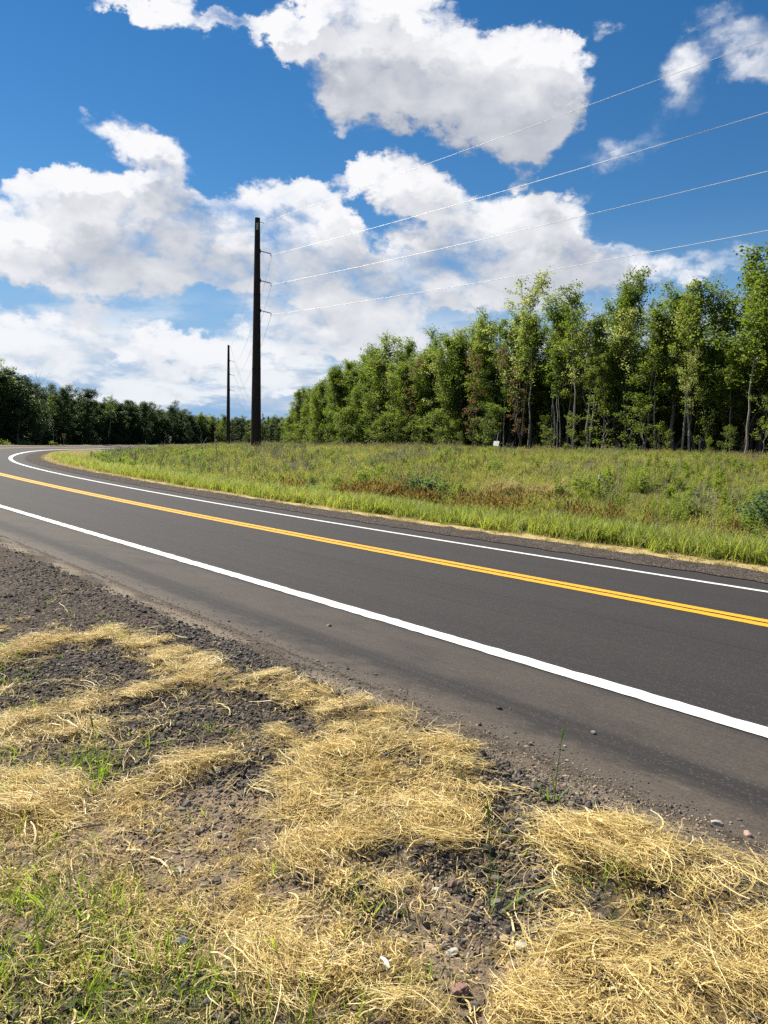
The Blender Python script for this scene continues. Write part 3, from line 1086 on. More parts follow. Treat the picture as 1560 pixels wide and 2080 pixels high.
def on_line(t, back):
    p = P0 + (P1 - P0) * t + LN * back
    return float(p[0]), float(p[1])


rt = np.random.default_rng(42)
# the trees one can single out along the edge of the wood
SPECIAL = [
    ('oak', 0, .118, 2.0, 15.6, 1.2, 'tall dark green oak with the broadest crown, at the near end of the wood'),
    ('oak', 1, .150, 4.2, 14.6, 1.0, 'dark oak partly behind the broadest crowned oak'),
    ('spindly', 0, .183, .4, 13.6, 1.0, 'spindly tree with a crooked pale trunk and thin crown beside the big oak'),
    ('spindly', 1, .203, -.2, 12.2, .9, 'thin pale stemmed tree with a forked bend, next to the spindly crooked one'),
    ('pale', 0, .219, 2.2, 13.4, 1.0, 'light green feathery poplar rising behind pale slim trunks'),
    ('ash', 0, .258, 1.0, 15.6, .8, 'pointed dark ash that rises above its neighbours between two light poplars'),
    ('aspen', 1, .262, -1.2, 12.2, .8, 'slim aspen with a bright pale trunk standing in front of the pointed dark ash'),
    ('pale', 1, .326, 1.8, 14.9, 1.0, 'light green poplar with an airy crown just beyond the pointed dark ash'),
    ('pale', 2, .392, .6, 19.4, 1.15, 'tallest airy tree with a dark leaning trunk and sparse pale leaves'),
    ('rusty', 0, .345, -1.6, 10.2, 1.0, 'slender withered tree with reddish brown leaves near the tallest airy tree'),
    ('rusty', 1, .425, -1.8, 10.6, 1.0, 'withered brown leaved tree standing behind the white sign'),
    ('rusty', 0, .560, -1.5, 11.6, .9, 'brownish thin tree between bright green ash trees'),
    ('pale', 0, .488, 1.2, 15.2, 1.1, 'pale leaved poplar with wide open branches against the cloud'),
    ('snag', 0, .520, .8, 13.4, 1.0, 'bare dead tree with leafless branches sticking out over the wood'),
    ('bushy', 0, .650, .6, 15.2, 1.15, 'big bushy bright green ash in the middle of the far half of the wood'),
    ('aspen', 2, .770, -.5, 14.2, 1.0, 'leaning aspen with a tuft of dark leaves near the far end of the wood'),
    ('oak', 0, .830, .2, 12.8, .8, 'round topped dark oak next to the far end of the wood'),
    ('aspen', 3, .855, -2.0, 9.0, .8, 'pale double stemmed aspen leaning over the grass near the far end'),
    ('oak', 1, .985, .3, 10.8, .75, 'last tree of the wood, leaning out towards the tall pole'),
]
for kd, i, t, back, H, fat, lab in SPECIAL:
    x, y = on_line(t, back)
    plant(kd, i, x, y, H, rt.uniform(0, 6.28), lab, 'tree', None, fat)
# the rest of the edge: trees that nothing tells apart
EDGE = {'aspen': ('slim green aspen crowded in the edge of the wood', 'slim aspens along the edge of the wood'),
        'ash': ('green ash with a bare lower trunk in the edge of the wood', 'ash trees with bare trunks along the edge of the wood'),
        'bushy': ('bushy bright green ash leafy down to the grass at the edge of the wood', 'bushy ash trees along the edge of the wood'),
        'oak': ('dark green oak crowded in the edge of the wood', 'dark oaks along the edge of the wood'),
        'spindly': ('thin pale trunked aspen with few leaves in the edge of the wood', 'thin pale trunked aspens along the edge of the wood'),
        'pale': ('light leaved poplar crowded in the edge of the wood', 'light poplars along the edge of the wood')}


def edge_row(back0, back1, step, mix_near, mix_far, h0, h1):
    t = -.12
    while t < 1.02:
        x, y = on_line(t, rt.uniform(back0, back1))
        if min(abs(t - q) for q in used_t) > .004:
            mixk = mix_near if t < .44 + rt.normal(0, .04) else mix_far
            kd = rt.choice(list(mixk), p=list(mixk.values()))
            H = np.interp(t, OUT_T, OUT_H) * rt.uniform(h0, h1)
            plant(kd, int(rt.integers(0, 9)), x, y, H, rt.uniform(0, 6.28), EDGE[kd][0], 'tree', EDGE[kd][1], rt.uniform(.85, 1.2))
        t += rt.uniform(.7, 1.3) * step


used_t = [s_[2] for s_ in SPECIAL]
edge_row(-1.2, .6, .0088, {'spindly': .56, 'aspen': .34, 'pale': .10}, {'bushy': .56, 'aspen': .26, 'spindly': .08, 'pale': .10}, .55, .98)
edge_row(1.2, 3.4, .0140, {'ash': .55, 'aspen': .25, 'oak': .12, 'pale': .08}, {'bushy': .5, 'ash': .3, 'pale': .20}, .66, 1.10)
# saplings under the edge
t = .03
while t < 1.0:
    x, y = on_line(t, rt.uniform(-3.2, .3))
    plant('sapling', int(rt.integers(0, 9)), x, y, rt.uniform(1.4, 5.0) if t < .44 else rt.uniform(2.2, 6), rt.uniform(0, 6.28), 'young leafy sapling in front of the edge of the wood', 'sapling', 'saplings along the edge of the wood', rt.uniform(.8, 1.3))
    t += rt.uniform(.010, .024) if t > .44 else rt.uniform(.008, .022)


# the inside of the wood, tree behind tree: one mass
def whole(kind):
    r_ = []
    for tm, cm, H0 in KINDS[kind]:
        vt = np.empty(len(tm.vertices) * 3, np.float32); tm.vertices.foreach_get('co', vt)
        vc = np.empty(len(cm.vertices) * 3, np.float32); cm.vertices.foreach_get('co', vc)
        lt = np.empty(len(tm.loops), np.int32); tm.loops.foreach_get('vertex_index', lt)
        tot = np.empty(len(tm.polygons), np.int32); tm.polygons.foreach_get('loop_total', tot)
        stt = np.cumsum(tot) - tot
        q4 = np.array([lt[a:a + 4] for a in stt[tot == 4]]); q3 = np.array([lt[a:a + 3] for a in stt[tot == 3]])
        nt = len(vt) // 3
        fc = np.arange(len(vc) // 3).reshape(-1, 4) + nt
        ti = np.empty(len(cm.vertices), np.float32); cm.attributes['tint'].data.foreach_get('value', ti)
        me = mesh(kind + '_whole', np.r_[vt, vc].reshape(-1, 3) / H0, [q4, fc, q3] if len(q3) else [q4, fc], attrs={'tint': np.r_[np.zeros(nt, np.float32), ti]}, mats=[tm.materials[0], cm.materials[0]])
        mi = np.r_[np.zeros(len(q4), np.int32), np.ones(len(fc), np.int32), np.zeros(len(q3), np.int32)]
        me.polygons.foreach_set('material_index', mi)
        r_.append(me)
    return r_


def mass(name, XY, Hs, meshes, label, fat=1.0):
    z = ground_z(XY[:, 0], XY[:, 1])
    n = len(XY)
    rot = np.zeros((n, 3)); rot[:, 2] = rt.random(n) * 6.28
    return scatter(name, np.c_[XY, z], rot, np.c_[Hs * fat, Hs * fat, Hs], meshes, label=label)


pts, hs_ = [], []
for b in np.arange(3.4, 34, 2.3):
    t = -.42
    while t < 1.10 - .004 * b:
        x, y = on_line(t + rt.normal(0, .006), b + rt.uniform(-1, 1))
        pts.append((x, y)); hs_.append(np.interp(t, OUT_T, OUT_H) * rt.uniform(.48, .80))
        t += rt.uniform(.012, .026) * (1 + b * .02)
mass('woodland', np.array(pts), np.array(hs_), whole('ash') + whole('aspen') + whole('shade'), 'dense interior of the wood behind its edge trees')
pts, hs_ = [], []
for b in np.arange(1.0, 20, 1.5):
    t = -.3
    while t < 1.0:
        pts.append(on_line(t, b + 2 + rt.uniform(-.7, .7))); hs_.append(rt.uniform(1.6, 5.2))
        t += rt.uniform(.010, .028)
mass('undergrowth', np.array(pts), np.array(hs_), whole('sapling'), 'leafy undergrowth beneath the trees of the wood', 1.25)

# wood on the outside of the bend
LOFF = -13.0


def left_pos(s_, back):
    hd = np.interp(s_, RS, RH)
    return float(np.interp(s_, RS, RX) + math.cos(hd) * (LOFF - back)), float(np.interp(s_, RS, RY) + math.sin(hd) * (LOFF - back))


LS = [90, 140, 153, 165, 174, 184, 200, 225, 247, 273, 305, 338]
LH = [16, 15.5, 17.2, 17.2, 16.2, 16.2, 16.4, 16.8, 16.6, 15.8, 15.8, 15.0]
x, y = left_pos(152, 1.5)
plant('aspen', 0, x, y, 18.2, 1.0, 'tallest sunlit topped aspen at the near end of the shaded wood', 'tree', None, 1.55)
x, y = left_pos(171, .5)
plant('snag', 0, x, y, 16.5, 2.0, 'bare topped dead tree rising from the shaded wood', 'tree')
s_ = 118.0
LEFT = {'shade': ('broad tree with shade-darkened leaves in the shaded wood across the bend', 'broad trees of the shaded wood across the bend'),
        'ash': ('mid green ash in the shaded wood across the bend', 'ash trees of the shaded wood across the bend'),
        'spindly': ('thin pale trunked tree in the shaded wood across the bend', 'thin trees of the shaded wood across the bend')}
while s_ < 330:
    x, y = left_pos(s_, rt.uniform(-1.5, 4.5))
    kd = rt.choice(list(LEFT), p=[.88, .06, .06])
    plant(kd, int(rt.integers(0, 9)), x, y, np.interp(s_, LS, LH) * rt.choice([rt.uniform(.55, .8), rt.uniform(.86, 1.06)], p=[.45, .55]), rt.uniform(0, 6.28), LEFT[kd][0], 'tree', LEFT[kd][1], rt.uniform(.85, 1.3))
    s_ += rt.uniform(1.8, 5.2) * (1 if s_ < 220 else 1.4)
pts, hs_ = [], []
for b in np.arange(3, 26, 2.4):
    s_ = 70.0
    while s_ < 345:
        x, y = left_pos(s_ + rt.normal(0, .8), b + rt.uniform(-1, 1))
        pts.append((x, y)); hs_.append(np.interp(s_, LS, LH) * rt.uniform(.62, .95))
        s_ += rt.uniform(3, 5.5)
for b in np.arange(-.5, 9, 1.6):
    s_ = 110.0
    while s_ < 330:
        pts.append(left_pos(s_, b)); hs_.append(rt.uniform(2.0, 5.0)); s_ += rt.uniform(2.0, 5.0)
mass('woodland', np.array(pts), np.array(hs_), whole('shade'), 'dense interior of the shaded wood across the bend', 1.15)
# distant forest closing the view
pts, hs_ = [], []
for _ in range(1300):
    a_ = R(rt.uniform(-40, 44)); d_ = rt.uniform(330, 520)
    pts.append((d_ * math.sin(a_), d_ * math.cos(a_))); hs_.append(rt.uniform(8.5, 14) * (1 + (d_ - 330) / 600))
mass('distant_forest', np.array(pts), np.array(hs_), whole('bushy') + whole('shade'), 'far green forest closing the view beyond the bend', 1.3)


# ------------------------------------------------------------------ grass and weeds of the bank
def plant_mat(name, lo, hi, trans, dry=None, mixf=.5, patch=None):
    m, N = material(name)
    t = N.attr('tint')
    it = N.attr('tint', 'INSTANCER')
    f = N.m('ADD', N.m('MULTIPLY', t, .45), N.m('MULTIPLY', it, .6), clamp=True)
    c = N.mix(f, lo, hi)
    if dry:
        oi = N.n('ShaderNodeObjectInfo').outputs['Random']
        c = N.mix(N.m('MULTIPLY', N.ss(N.m('ADD', t, N.m('MULTIPLY', oi, .4)), .85, 1.15), .9), c, dry)
    d = pbr(N, c, .5, .35)
    tr = N.n('ShaderNodeBsdfTranslucent')
    N.put(tr.inputs[0], N.mix(f, trans[0], trans[1]))
    mx = N.n('ShaderNodeMixShader')
    mx.inputs[0].default_value = mixf
    N.l.new(d, mx.inputs[1]); N.l.new(tr.outputs[0], mx.inputs[2])
    finish(N, mx.outputs[0])
    return m


def blades(seed, n, rad_, h, w, bend, segs=3, tilt=.25, head=None):
    """a tuft of n curved, tapering blades; head = (length, width) adds a seed head on some"""
    g = np.random.default_rng(seed)
    V, F, T = [], [], []
    k = 0
    for i in range(n):
        a = g.uniform(0, 6.28)
        rr = rad_ * math.sqrt(g.random())
        b = np.array([math.cos(a) * rr, math.sin(a) * rr, -.03])
        hh = h * g.uniform(.55, 1.12)
        da = g.uniform(0, 6.28)
        d = np.array([math.cos(da), math.sin(da), 0])
        side = np.array([-math.sin(da + g.normal(0, .6)), math.cos(da + g.normal(0, .6)), 0])
        t = np.linspace(0, 1, segs + 1)
        bd = bend * g.uniform(.3, 1.5)
        P = b + np.outer(t, [0, 0, hh]) * (1 - .25 * bd * t[:, None]) + np.outer(t ** 2 * bd * hh * .8 + t * tilt * g.normal(0, .6) * hh, d)
        ww = w * g.uniform(.7, 1.3) * (1 - t ** 1.5 * .93)
        L = P - side * ww[:, None] / 2
        Rr = P + side * ww[:, None] / 2
        V.append(np.stack([L, Rr], 1).reshape(-1, 3))
        q = np.arange(segs)[:, None] * 2
        F.append(np.concatenate([q, q + 1, q + 3, q + 2], 1) + k)
        k += 2 * (segs + 1)
        T.append(np.full(2 * (segs + 1), g.random()))
        if head and g.random() < head[2]:
            tip = P[-1]
            for c in range(2):
                sd_ = side if c == 0 else np.cross(side, [0, 0, 1.0])
                Ld = (P[-1] - P[-2]); Ld = Ld / np.linalg.norm(Ld)
                q4 = np.array([tip - Ld * head[0] * .3, tip + sd_ * head[1] / 2 + Ld * head[0] * .15, tip + Ld * head[0] * .8, tip - sd_ * head[1] / 2 + Ld * head[0] * .15])
                V.append(q4); F.append(np.arange(4)[None] + k); k += 4
                T.append(np.full(4, 1.2))
    return np.vstack(V), np.vstack(F), np.concatenate(T)


def tuft_mesh(nm, mat, *a, **k):
    V, F, T = blades(*a, **k)
    return mesh(nm, V, F, attrs={'tint': T}, mats=[mat])


def forb_mesh(nm, mat, seed, stems, h, leaf, top=None):
    g = np.random.default_rng(seed)
    m_v, m_f, m_t, k = [], [], [], 0
    for i in range(stems):
        a = g.uniform(0, 6.28); rr = g.uniform(0, .16)
        b = np.array([math.cos(a) * rr, math.sin(a) * rr, 0])
        hh = h * g.uniform(.6, 1.1)
        ln = g.normal(0, .13, 2) * hh
        tip = b + [ln[0], ln[1], hh]
        n = int(13 + hh * 14)
        w = g.uniform(.12, 1, n)
        P = b * (1 - w[:, None]) + tip * w[:, None]
        az_ = g.uniform(0, 6.28, n)
        d = np.c_[np.cos(az_), np.sin(az_), g.uniform(-.25, .55, n)]
        sz = leaf * g.uniform(.6, 1.25, n) * (1.1 - .5 * w)
        sdv = np.c_[-np.sin(az_), np.cos(az_), np.zeros(n)]
        V = np.stack([P, P + d * sz[:, None] * .5 + sdv * sz[:, None] * .2, P + d * sz[:, None] - [0, 0, .02], P + d * sz[:, None] * .5 - sdv * sz[:, None] * .2], 1).reshape(-1, 3)
        m_v.append(V); m_f.append(np.arange(4 * n).reshape(n, 4) + k); k += 4 * n
        m_t.append(np.repeat(g.random(n) * .8, 4))
        s_ = np.array([.006, 0, 0])
        m_v.append(np.array([b - s_, b + s_, tip + s_ * .4, tip - s_ * .4])); m_f.append(np.arange(4)[None] + k); k += 4; m_t.append(np.zeros(4))
        if top:
            n = 26
            P = tip + g.normal(0, 1, (n, 3)) * [.05, .05, .07]
            V, F = leaf_cloud(P, .022, seed + i)
            m_v.append(V); m_f.append(F + k); k += 4 * n; m_t.append(np.full(4 * n, 2.0))
    return mesh(nm, np.vstack(m_v), np.vstack(m_f), attrs={'tint': np.concatenate(m_t)}, mats=[mat])


def stalk_mesh(nm, mat, seed, n, h, br=4):
    g = np.random.default_rng(seed)
    m = MB()
    for i in range(n):
        b = np.r_[g.normal(0, .16, 2), -.05]
        hh = h * g.uniform(.55, 1.1)
        ln = g.normal(0, .10, 2) * hh
        tip = b + [ln[0], ln[1], hh]
        mid = (b + tip) / 2 + np.r_[g.normal(0, .02, 2), 0]
        m.tube([b, mid, tip], [.006, .005, .003], 3, False)
        for j in range(br):
            w = g.uniform(.45, .95)
            p = b * (1 - w) + tip * w
            a = g.uniform(0, 6.28)
            L = g.uniform(.10, .28) * hh
            m.tube([p, p + [math.cos(a) * L * .6, math.sin(a) * L * .6, L]], [.005, .003], 3, False)
    return m.me(nm, mat)


G_EDGE = plant_mat('verge_grass_blades', (.10, .16, .022), (.23, .255, .055), ((.28, .39, .03), (.52, .56, .09)), (.36, .30, .13))
G_MEADOW = plant_mat('meadow_grass_blades', (.095, .140, .024), (.27, .265, .072), ((.27, .38, .03), (.55, .53, .11)), (.48, .38, .17))
G_FORB = plant_mat('weed_leaves', (.065, .120, .020), (.14, .19, .036), ((.22, .36, .02), (.40, .50, .05)))
G_GOLD = plant_mat('goldenrod_leaves', (.07, .12, .025), (.13, .16, .04), ((.17, .26, .02), (.28, .34, .05)), (.62, .43, .03))
G_RED = plant_mat('red_seed_grass_blades', (.13, .11, .030), (.19, .14, .045), ((.24, .21, .04), (.34, .24, .06)), (.19, .085, .042))
G_TAN = plant_mat('seed_grass_blades', (.15, .165, .05), (.26, .22, .095), ((.24, .26, .06), (.38, .32, .12)), (.42, .31, .17))
G_CUT = plant_mat('cut_grass_blades', (.32, .26, .09), (.50, .40, .17), ((.36, .30, .10), (.52, .42, .18)), (.16, .20, .04))
G_DEAD, N = material('dead_stalks')
finish(N, pbr(N, N.mix(N.n('ShaderNodeObjectInfo').outputs['Random'], (.27, .23, .17), (.52, .46, .36)), .9, .1))

K_EDGE = [tuft_mesh('verge_tuft', G_EDGE, 10 + i, 26, .15, .42, .017, .85) for i in range(5)]
K_MEAD = [tuft_mesh('meadow_tuft', G_MEADOW, 30 + i, 30, .20, .42, .013, .9, head=(.08, .02, .25)) for i in range(6)]
K_TAN = [tuft_mesh('seed_tuft', G_TAN, 50 + i, 15, .16, .82, .011, .40, head=(.16, .032, .75)) for i in range(4)]
K_RED = [tuft_mesh('red_tuft', G_RED, 60 + i, 20, .17, .56, .011, .5, head=(.16, .05, .85)) for i in range(4)]
K_FORB = [forb_mesh('weed', G_FORB, 70 + i, 8, .48, .13) for i in range(5)]
K_GOLD = [forb_mesh('goldenrod', G_GOLD, 80 + i, 7, .68, .11, True) for i in range(3)]
K_DEAD = [stalk_mesh('stalk', G_DEAD, 90 + i, 5, .80) for i in range(4)]
K_CUT = [tuft_mesh('cut_tuft', G_CUT, 95 + i, 26, .14, .10, .010, 1.6, 2, .9) for i in range(4)]


def road_pt(s_, u_):
    hd = np.interp(s_, RS, RH)
    return np.interp(s_, RS, RX) + np.cos(hd) * u_, np.interp(s_, RS, RY) + np.sin(hd) * u_


def sow(name, n, s0, s1, u0, u1, dens, meshes, size, label, tilt=.08, tintf=None, spow=1.0, lift=0.0):
    """n tries between stations s0..s1 and offsets u0..u1, kept with probability dens(s, u, x, y)"""
    g = np.random.default_rng(abs(hash(name)) % 1000 if False else sum(map(ord, name)))
    s_ = s0 + (s1 - s0) * g.random(n) ** spow
    u_ = g.uniform(u0, u1, n)
    x, y = road_pt(s_, u_)
    keep = g.random(n) < dens(s_, u_, x, y)
    # drop what lies out of view behind the standpoint
    keep &= (y > 3) & (np.abs(x) < .70 * y + 4)
    s_, u_, x, y = s_[keep], u_[keep], x[keep], y[keep]
    z = ground_z(x, y)
    m_ = len(x)
    rot = np.c_[g.normal(0, tilt, (m_, 2)), g.random(m_) * 6.28]
    sz = g.uniform(size[0], size[1], m_)
    # grass grows in patches: height and hue vary together over metres
    pz = fbm2(x, y, .45, 77)
    sz = sz * (.65 + .7 * pz) * np.where(u_ > 0, 1 - .30 * sstep(15, 21, u_), 1)
    ti = np.clip((fbm2(x, y, .33, 55) - .5) * 1.6 + .5 + g.normal(0, .12, m_) + (tintf(s_, u_) if tintf else 0), 0, 1)
    return scatter(name, np.c_[x, y, z - lift], rot, sz, meshes, ti, label)


pn = lambda x, y, sc, sd_: fbm2(x, y, sc, sd_)
sow('verge_grass', 26000, -20, 72, 6.2, 11.2, lambda s_, u_, x, y: np.clip((u_ - 6.1) / .5, 0, 1) * np.clip((11.4 - u_) / 2.2, .05, 1) * np.clip(1.2 - (s_ - 18) / 26, .04, 1) * np.clip(.3 + 2.2 * (pn(x, y, .55, 4) - .25), .12, 1), K_EDGE, (.70, 1.35), 'bright green tall grass along the far road edge', tintf=lambda s_, u_: np.clip((7.4 - u_) * .25, -.1, .3) + np.clip((s_ - 15) / 60, 0, .4))
sow('meadow_grass', 52000, -30, 190, 8.4, 41, lambda s_, u_, x, y: np.clip((u_ - 8.2) / 2.0, 0, 1) * np.clip(.55 + pn(x, y, .5, 3), .3, 1) * np.where(s_ > 40, np.clip((u_ - 9.8) / 3.5, 0, 1), 1), K_MEAD, (.75, 1.3), 'mixed green and straw coloured grass on the bank', spow=1.35)
sow('red_seed_grass', 6500, 1, 30, 9.0, 13.6, lambda s_, u_, x, y: np.exp(-((u_ - 10.6) / 1.1) ** 2) * np.exp(-((s_ - 15) / 6.0) ** 2) * np.clip((pn(x, y, .6, 8) - .42) * 5, 0, 1), K_RED, (.75, 1.15), 'reddish brown seeding grass along the foot of the bank')
sow('weeds', 20000, -20, 130, 9.6, 40, lambda s_, u_, x, y: np.clip((pn(x, y, .28, 14) - .475) * 5, 0, 1) * .85 + .06, K_FORB, (.55, 1.45), 'dark green leafy weeds in patches on the bank', spow=1.3)
sow('seed_grass', 15000, -25, 120, 17, 40.5, lambda s_, u_, x, y: np.clip((u_ - 16) / 12, .04, 1) * np.clip((pn(x, y, .35, 19) - .36) * 4, 0, 1), K_TAN, (.6, 1.0), 'tall tan seeding grass near the crest of the bank', spow=1.2)
sow('goldenrod', 3500, -10, 110, 16, 40, lambda s_, u_, x, y: np.clip((pn(x, y, .30, 23) - .58) * 8, 0, 1) * np.where(s_ > 48, 1.0, .45), K_GOLD, (.7, 1.15), 'yellow flowering goldenrod on the crest of the bank')
sow('dead_stalks', 4600, 4, 95, 10.5, 33, lambda s_, u_, x, y: np.clip((pn(x, y, .25, 29) - .46) * 5, 0, 1) * np.where(s_ > 22, .8, .30), K_DEAD, (.7, 1.35), 'pale dry leafless stalks standing in the grass of the bank', .14)
sow('cut_grass', 26000, -20, 125, 5.6, 11.4, lambda s_, u_, x, y: np.where(u_ < 6.6, .6 * np.clip((u_ - 5.55) / .3, 0, 1), np.clip((s_ - 28) / 14, 0, 1) * np.clip((11.4 - u_) / 1.5, 0, 1) * .8), K_CUT, (.8, 1.5), 'yellowed mown grass beside the far shoulder', .2)
sow('verge_grass', 9000, 60, 330, -13.5, -7.0, lambda s_, u_, x, y: np.clip((-6.8 - u_) / 1.5, 0, 1), K_EDGE + K_MEAD, (.6, 1.3), 'grass strip between the far road and the shaded wood')
K_TALL = [forb_mesh('tall_weed', G_FORB, 170 + i, 6, .85, .10) for i in range(3)] + [stalk_mesh('seed_stalk', G_DEAD, 180 + i, 4, .95, 7) for i in range(2)] + [tuft_mesh('tall_seed_tuft', G_TAN, 190 + i, 12, .14, .95, .012, .5, head=(.2, .04, .9)) for i in range(2)]
sow('tall_weeds', 3600, -8, 75, 12, 27, lambda s_, u_, x, y: np.clip((pn(x, y, .42, 41) - .54) * 9, 0, 1) * .8, K_TALL, (.6, 1.15), 'clumps of tall rough weeds and seed stalks on the bank')
gk = np.random.default_rng(12)
for nm_, (px_, py_, rr_), lab_ in (('flattened_grass', (5.35, 25.0, .75), 'bleached flattened dry grass patch on the bank'), ('flattened_grass', (4.25, 26.6, .55), 'smaller bleached grass patch beside the first on the bank')):
    q_ = gk.normal(0, 1, (130, 2)) * rr_ * .55 + [px_, py_]
    z_ = ground_z(q_[:, 0], q_[:, 1]) + .10 + .14 * np.exp(-((q_ - [px_, py_]) ** 2).sum(1) / rr_ ** 2)
    scatter(nm_, np.c_[q_, z_], np.c_[gk.normal(0, .4, (130, 2)), gk.random(130) * 6.28], gk.uniform(1.6, 3.0, 130), K_CUT, gk.random(130), lab_)


# ------------------------------------------------------------------ power line
M_STEEL, N = material('weathering_steel')
co = coords(N)
n = N.noise(N.vm('MULTIPLY', co, (1, 1, .25)), 5, 6, .65)
c = N.mix(N.ss(n, .3, .7), (.016, .011, .009), (.042, .025, .017))
finish(N, pbr(N, c, .75, .3, n, .2, .01))
M_INS, N = material('insulator_polymer')
finish(N, pbr(N, N.mix(N.noise(coords(N), 8, 2), (.055, .058, .065), (.09, .095, .10)), .5, .4))
M_GALV, N = material('galvanised_metal')
finish(N, pbr(N, N.mix(N.noise(coords(N), 14, 4), (.30, .31, .32), (.46, .47, .48)), .45, .5, metal=.6))
M_WIRE, N = material('aluminium_conductor')
finish(N, pbr(N, N.mix(N.noise(coords(N), 40, 2), (.66, .67, .68), (.78, .79, .80)), .5, .4, metal=.2))
M_PLATE, N = material('number_plate')
finish(N, pbr(N, N.mix(N.noise(coords(N), 9, 3), (.62, .58, .40), (.72, .69, .52)), .6, .3))
M_BLACK, N = material('black_print')
finish(N, pbr(N, N.mix(N.noise(coords(N), 20, 3), (.018, .017, .016), (.035, .033, .03)), .7, .2))
M_WHITE, N = material('white_sheet_metal')
nn = N.noise(coords(N), 7, 4)
finish(N, pbr(N, N.mix(nn, (.80, .80, .79), (.70, .70, .68)), .5, .4))

ARM_Z = (16.45, 14.10, 11.70)
G1 = gz(-10.85, 62)


def build_pole(x, y, ztop, arm_rz, zs, rb, rt_, dist_lean):
    g0 = gz(x, y)
    o = empty('power_pole', (x, y, g0))
    m = MB()
    z_ = np.linspace(-.6, ztop - g0, 14)
    f_ = np.clip(z_ / (ztop - g0), 0, 1)
    m.tube(np.c_[np.zeros(14), np.zeros(14), z_], rb + (rt_ - rb) * f_, 12)
    m.build('shaft', M_STEEL, o)
    MB().tube([(0, 0, ztop - g0), (0, 0, ztop - g0 + .05)], [rt_ + .012, rt_ + .006], 12).build('cap', M_STEEL, o)
    flange = MB()
    for zf in (.36, .68):
        zz = (ztop - g0) * zf
        r_ = rb + (rt_ - rb) * zf
        flange.tube([(0, 0, zz - .05), (0, 0, zz + .05)], r_ + .014, 12)
    flange.build('slip_joint', M_STEEL, o)
    ca, sa = math.cos(arm_rz), math.sin(arm_rz)
    for zi in zs:
        zz = zi - g0
        f = zz / (ztop - g0)
        r_ = rb + (rt_ - rb) * f
        b = MB()
        # a post insulator: rod with many sheds, drooping slightly outward
        L, drop = .84, .20
        st_, en = np.array([ca * r_, sa * r_, zz + drop]), np.array([ca * (r_ + L), sa * (r_ + L), zz])
        b.tube([st_, en], .028, 6)
        for k in range(9):
            w = .12 + .78 * k / 8
            p = st_ * (1 - w) + en * w
            d = (en - st_) / np.linalg.norm(en - st_)
            rs = .075 if k % 2 == 0 else .055
            b.tube([p - d * .018, p, p + d * .018], [.028, rs, .03], 8)
        ins = b.build('insulator', M_INS, o)
        h_ = MB()
        h_.box((ca * (r_ + .01), sa * (r_ + .01), zz + drop), (.06, .16, .30), Matrix.Rotation(arm_rz, 4, 'Z'), .012)
        h_.build('mounting_bracket', M_STEEL, ins)
        cl = MB()
        cl.tube([en, en + [ca * .07, sa * .07, .0]], .03, 6)
        cl.tube([en + [ca * .03, sa * .03, 0], en + [ca * .03, sa * .03, -.14]], .018, 5)
        cl.box(en + np.array([ca * .03, sa * .03, -.16]), (.05, .22, .06), Matrix.Rotation(arm_rz + .6, 4, 'Z'), .01)
        cl.build('wire_clamp', M_GALV, ins)
    zz = ztop - g0 - .30
    b = MB()
    b.tube([(ca * rt_, sa * rt_, zz + .04), (ca * (rt_ + .26), sa * (rt_ + .26), zz)], .022, 6)
    b.box((ca * (rt_ + .26), sa * (rt_ + .26), zz - .04), (.05, .14, .06), Matrix.Rotation(arm_rz, 4, 'Z'), .01)
    b.build('shield_wire_bracket', M_GALV, o)
    return o, g0


X1, Y1 = -10.85, 62.0
X2, Y2 = -31.85, 150.0
AR = -.06
pole, g1 = build_pole(X1, Y1, 19.2, AR, ARM_Z, .44, .215, 0)
tag(pole, 'tall near power pole of dark rusted steel standing on the grassy bank', 'power pole', 'steel power poles')
zz = 18.55 - g1
r_ = .44 + (.215 - .44) * zz / (19.2 - g1)
fa = math.radians(-84)
pl = MB().box((math.cos(fa) * (r_ + .012), math.sin(fa) * (r_ + .012), zz), (.02, .15, .52), Matrix.Rotation(fa, 4, 'Z'), .004).build('number_plate', M_PLATE, pole)
gl = MB()
for k, (w_, h__) in enumerate(((.07, .10), (.06, .10), (.08, .09))):
    gl.box((math.cos(fa) * (r_ + .0245), math.sin(fa) * (r_ + .0245), zz + .15 - k * .15), (.004, w_, h__), Matrix.Rotation(fa, 4, 'Z'))
gl.build('numeral', M_BLACK, pl)
pole2, g2 = build_pole(X2, Y2, 19.65, .03, (16.45, 13.75, 10.65), .42, .21, 0)
tag(pole2, 'second dark steel power pole farther along the line, beyond the tall near one', 'power pole', 'steel power poles')


def wire(name, A, B, sag, label, r=.015, n=28, group=None):
    t = np.linspace(0, 1, n)
    P = np.outer(1 - t, A) + np.outer(t, B)
    P[:, 2] -= 4 * sag * t * (1 - t)
    o = MB().tube(P, r, 5).build(name, M_WIRE, None, True)
    tag(o, label, 'wire', group)
    return o


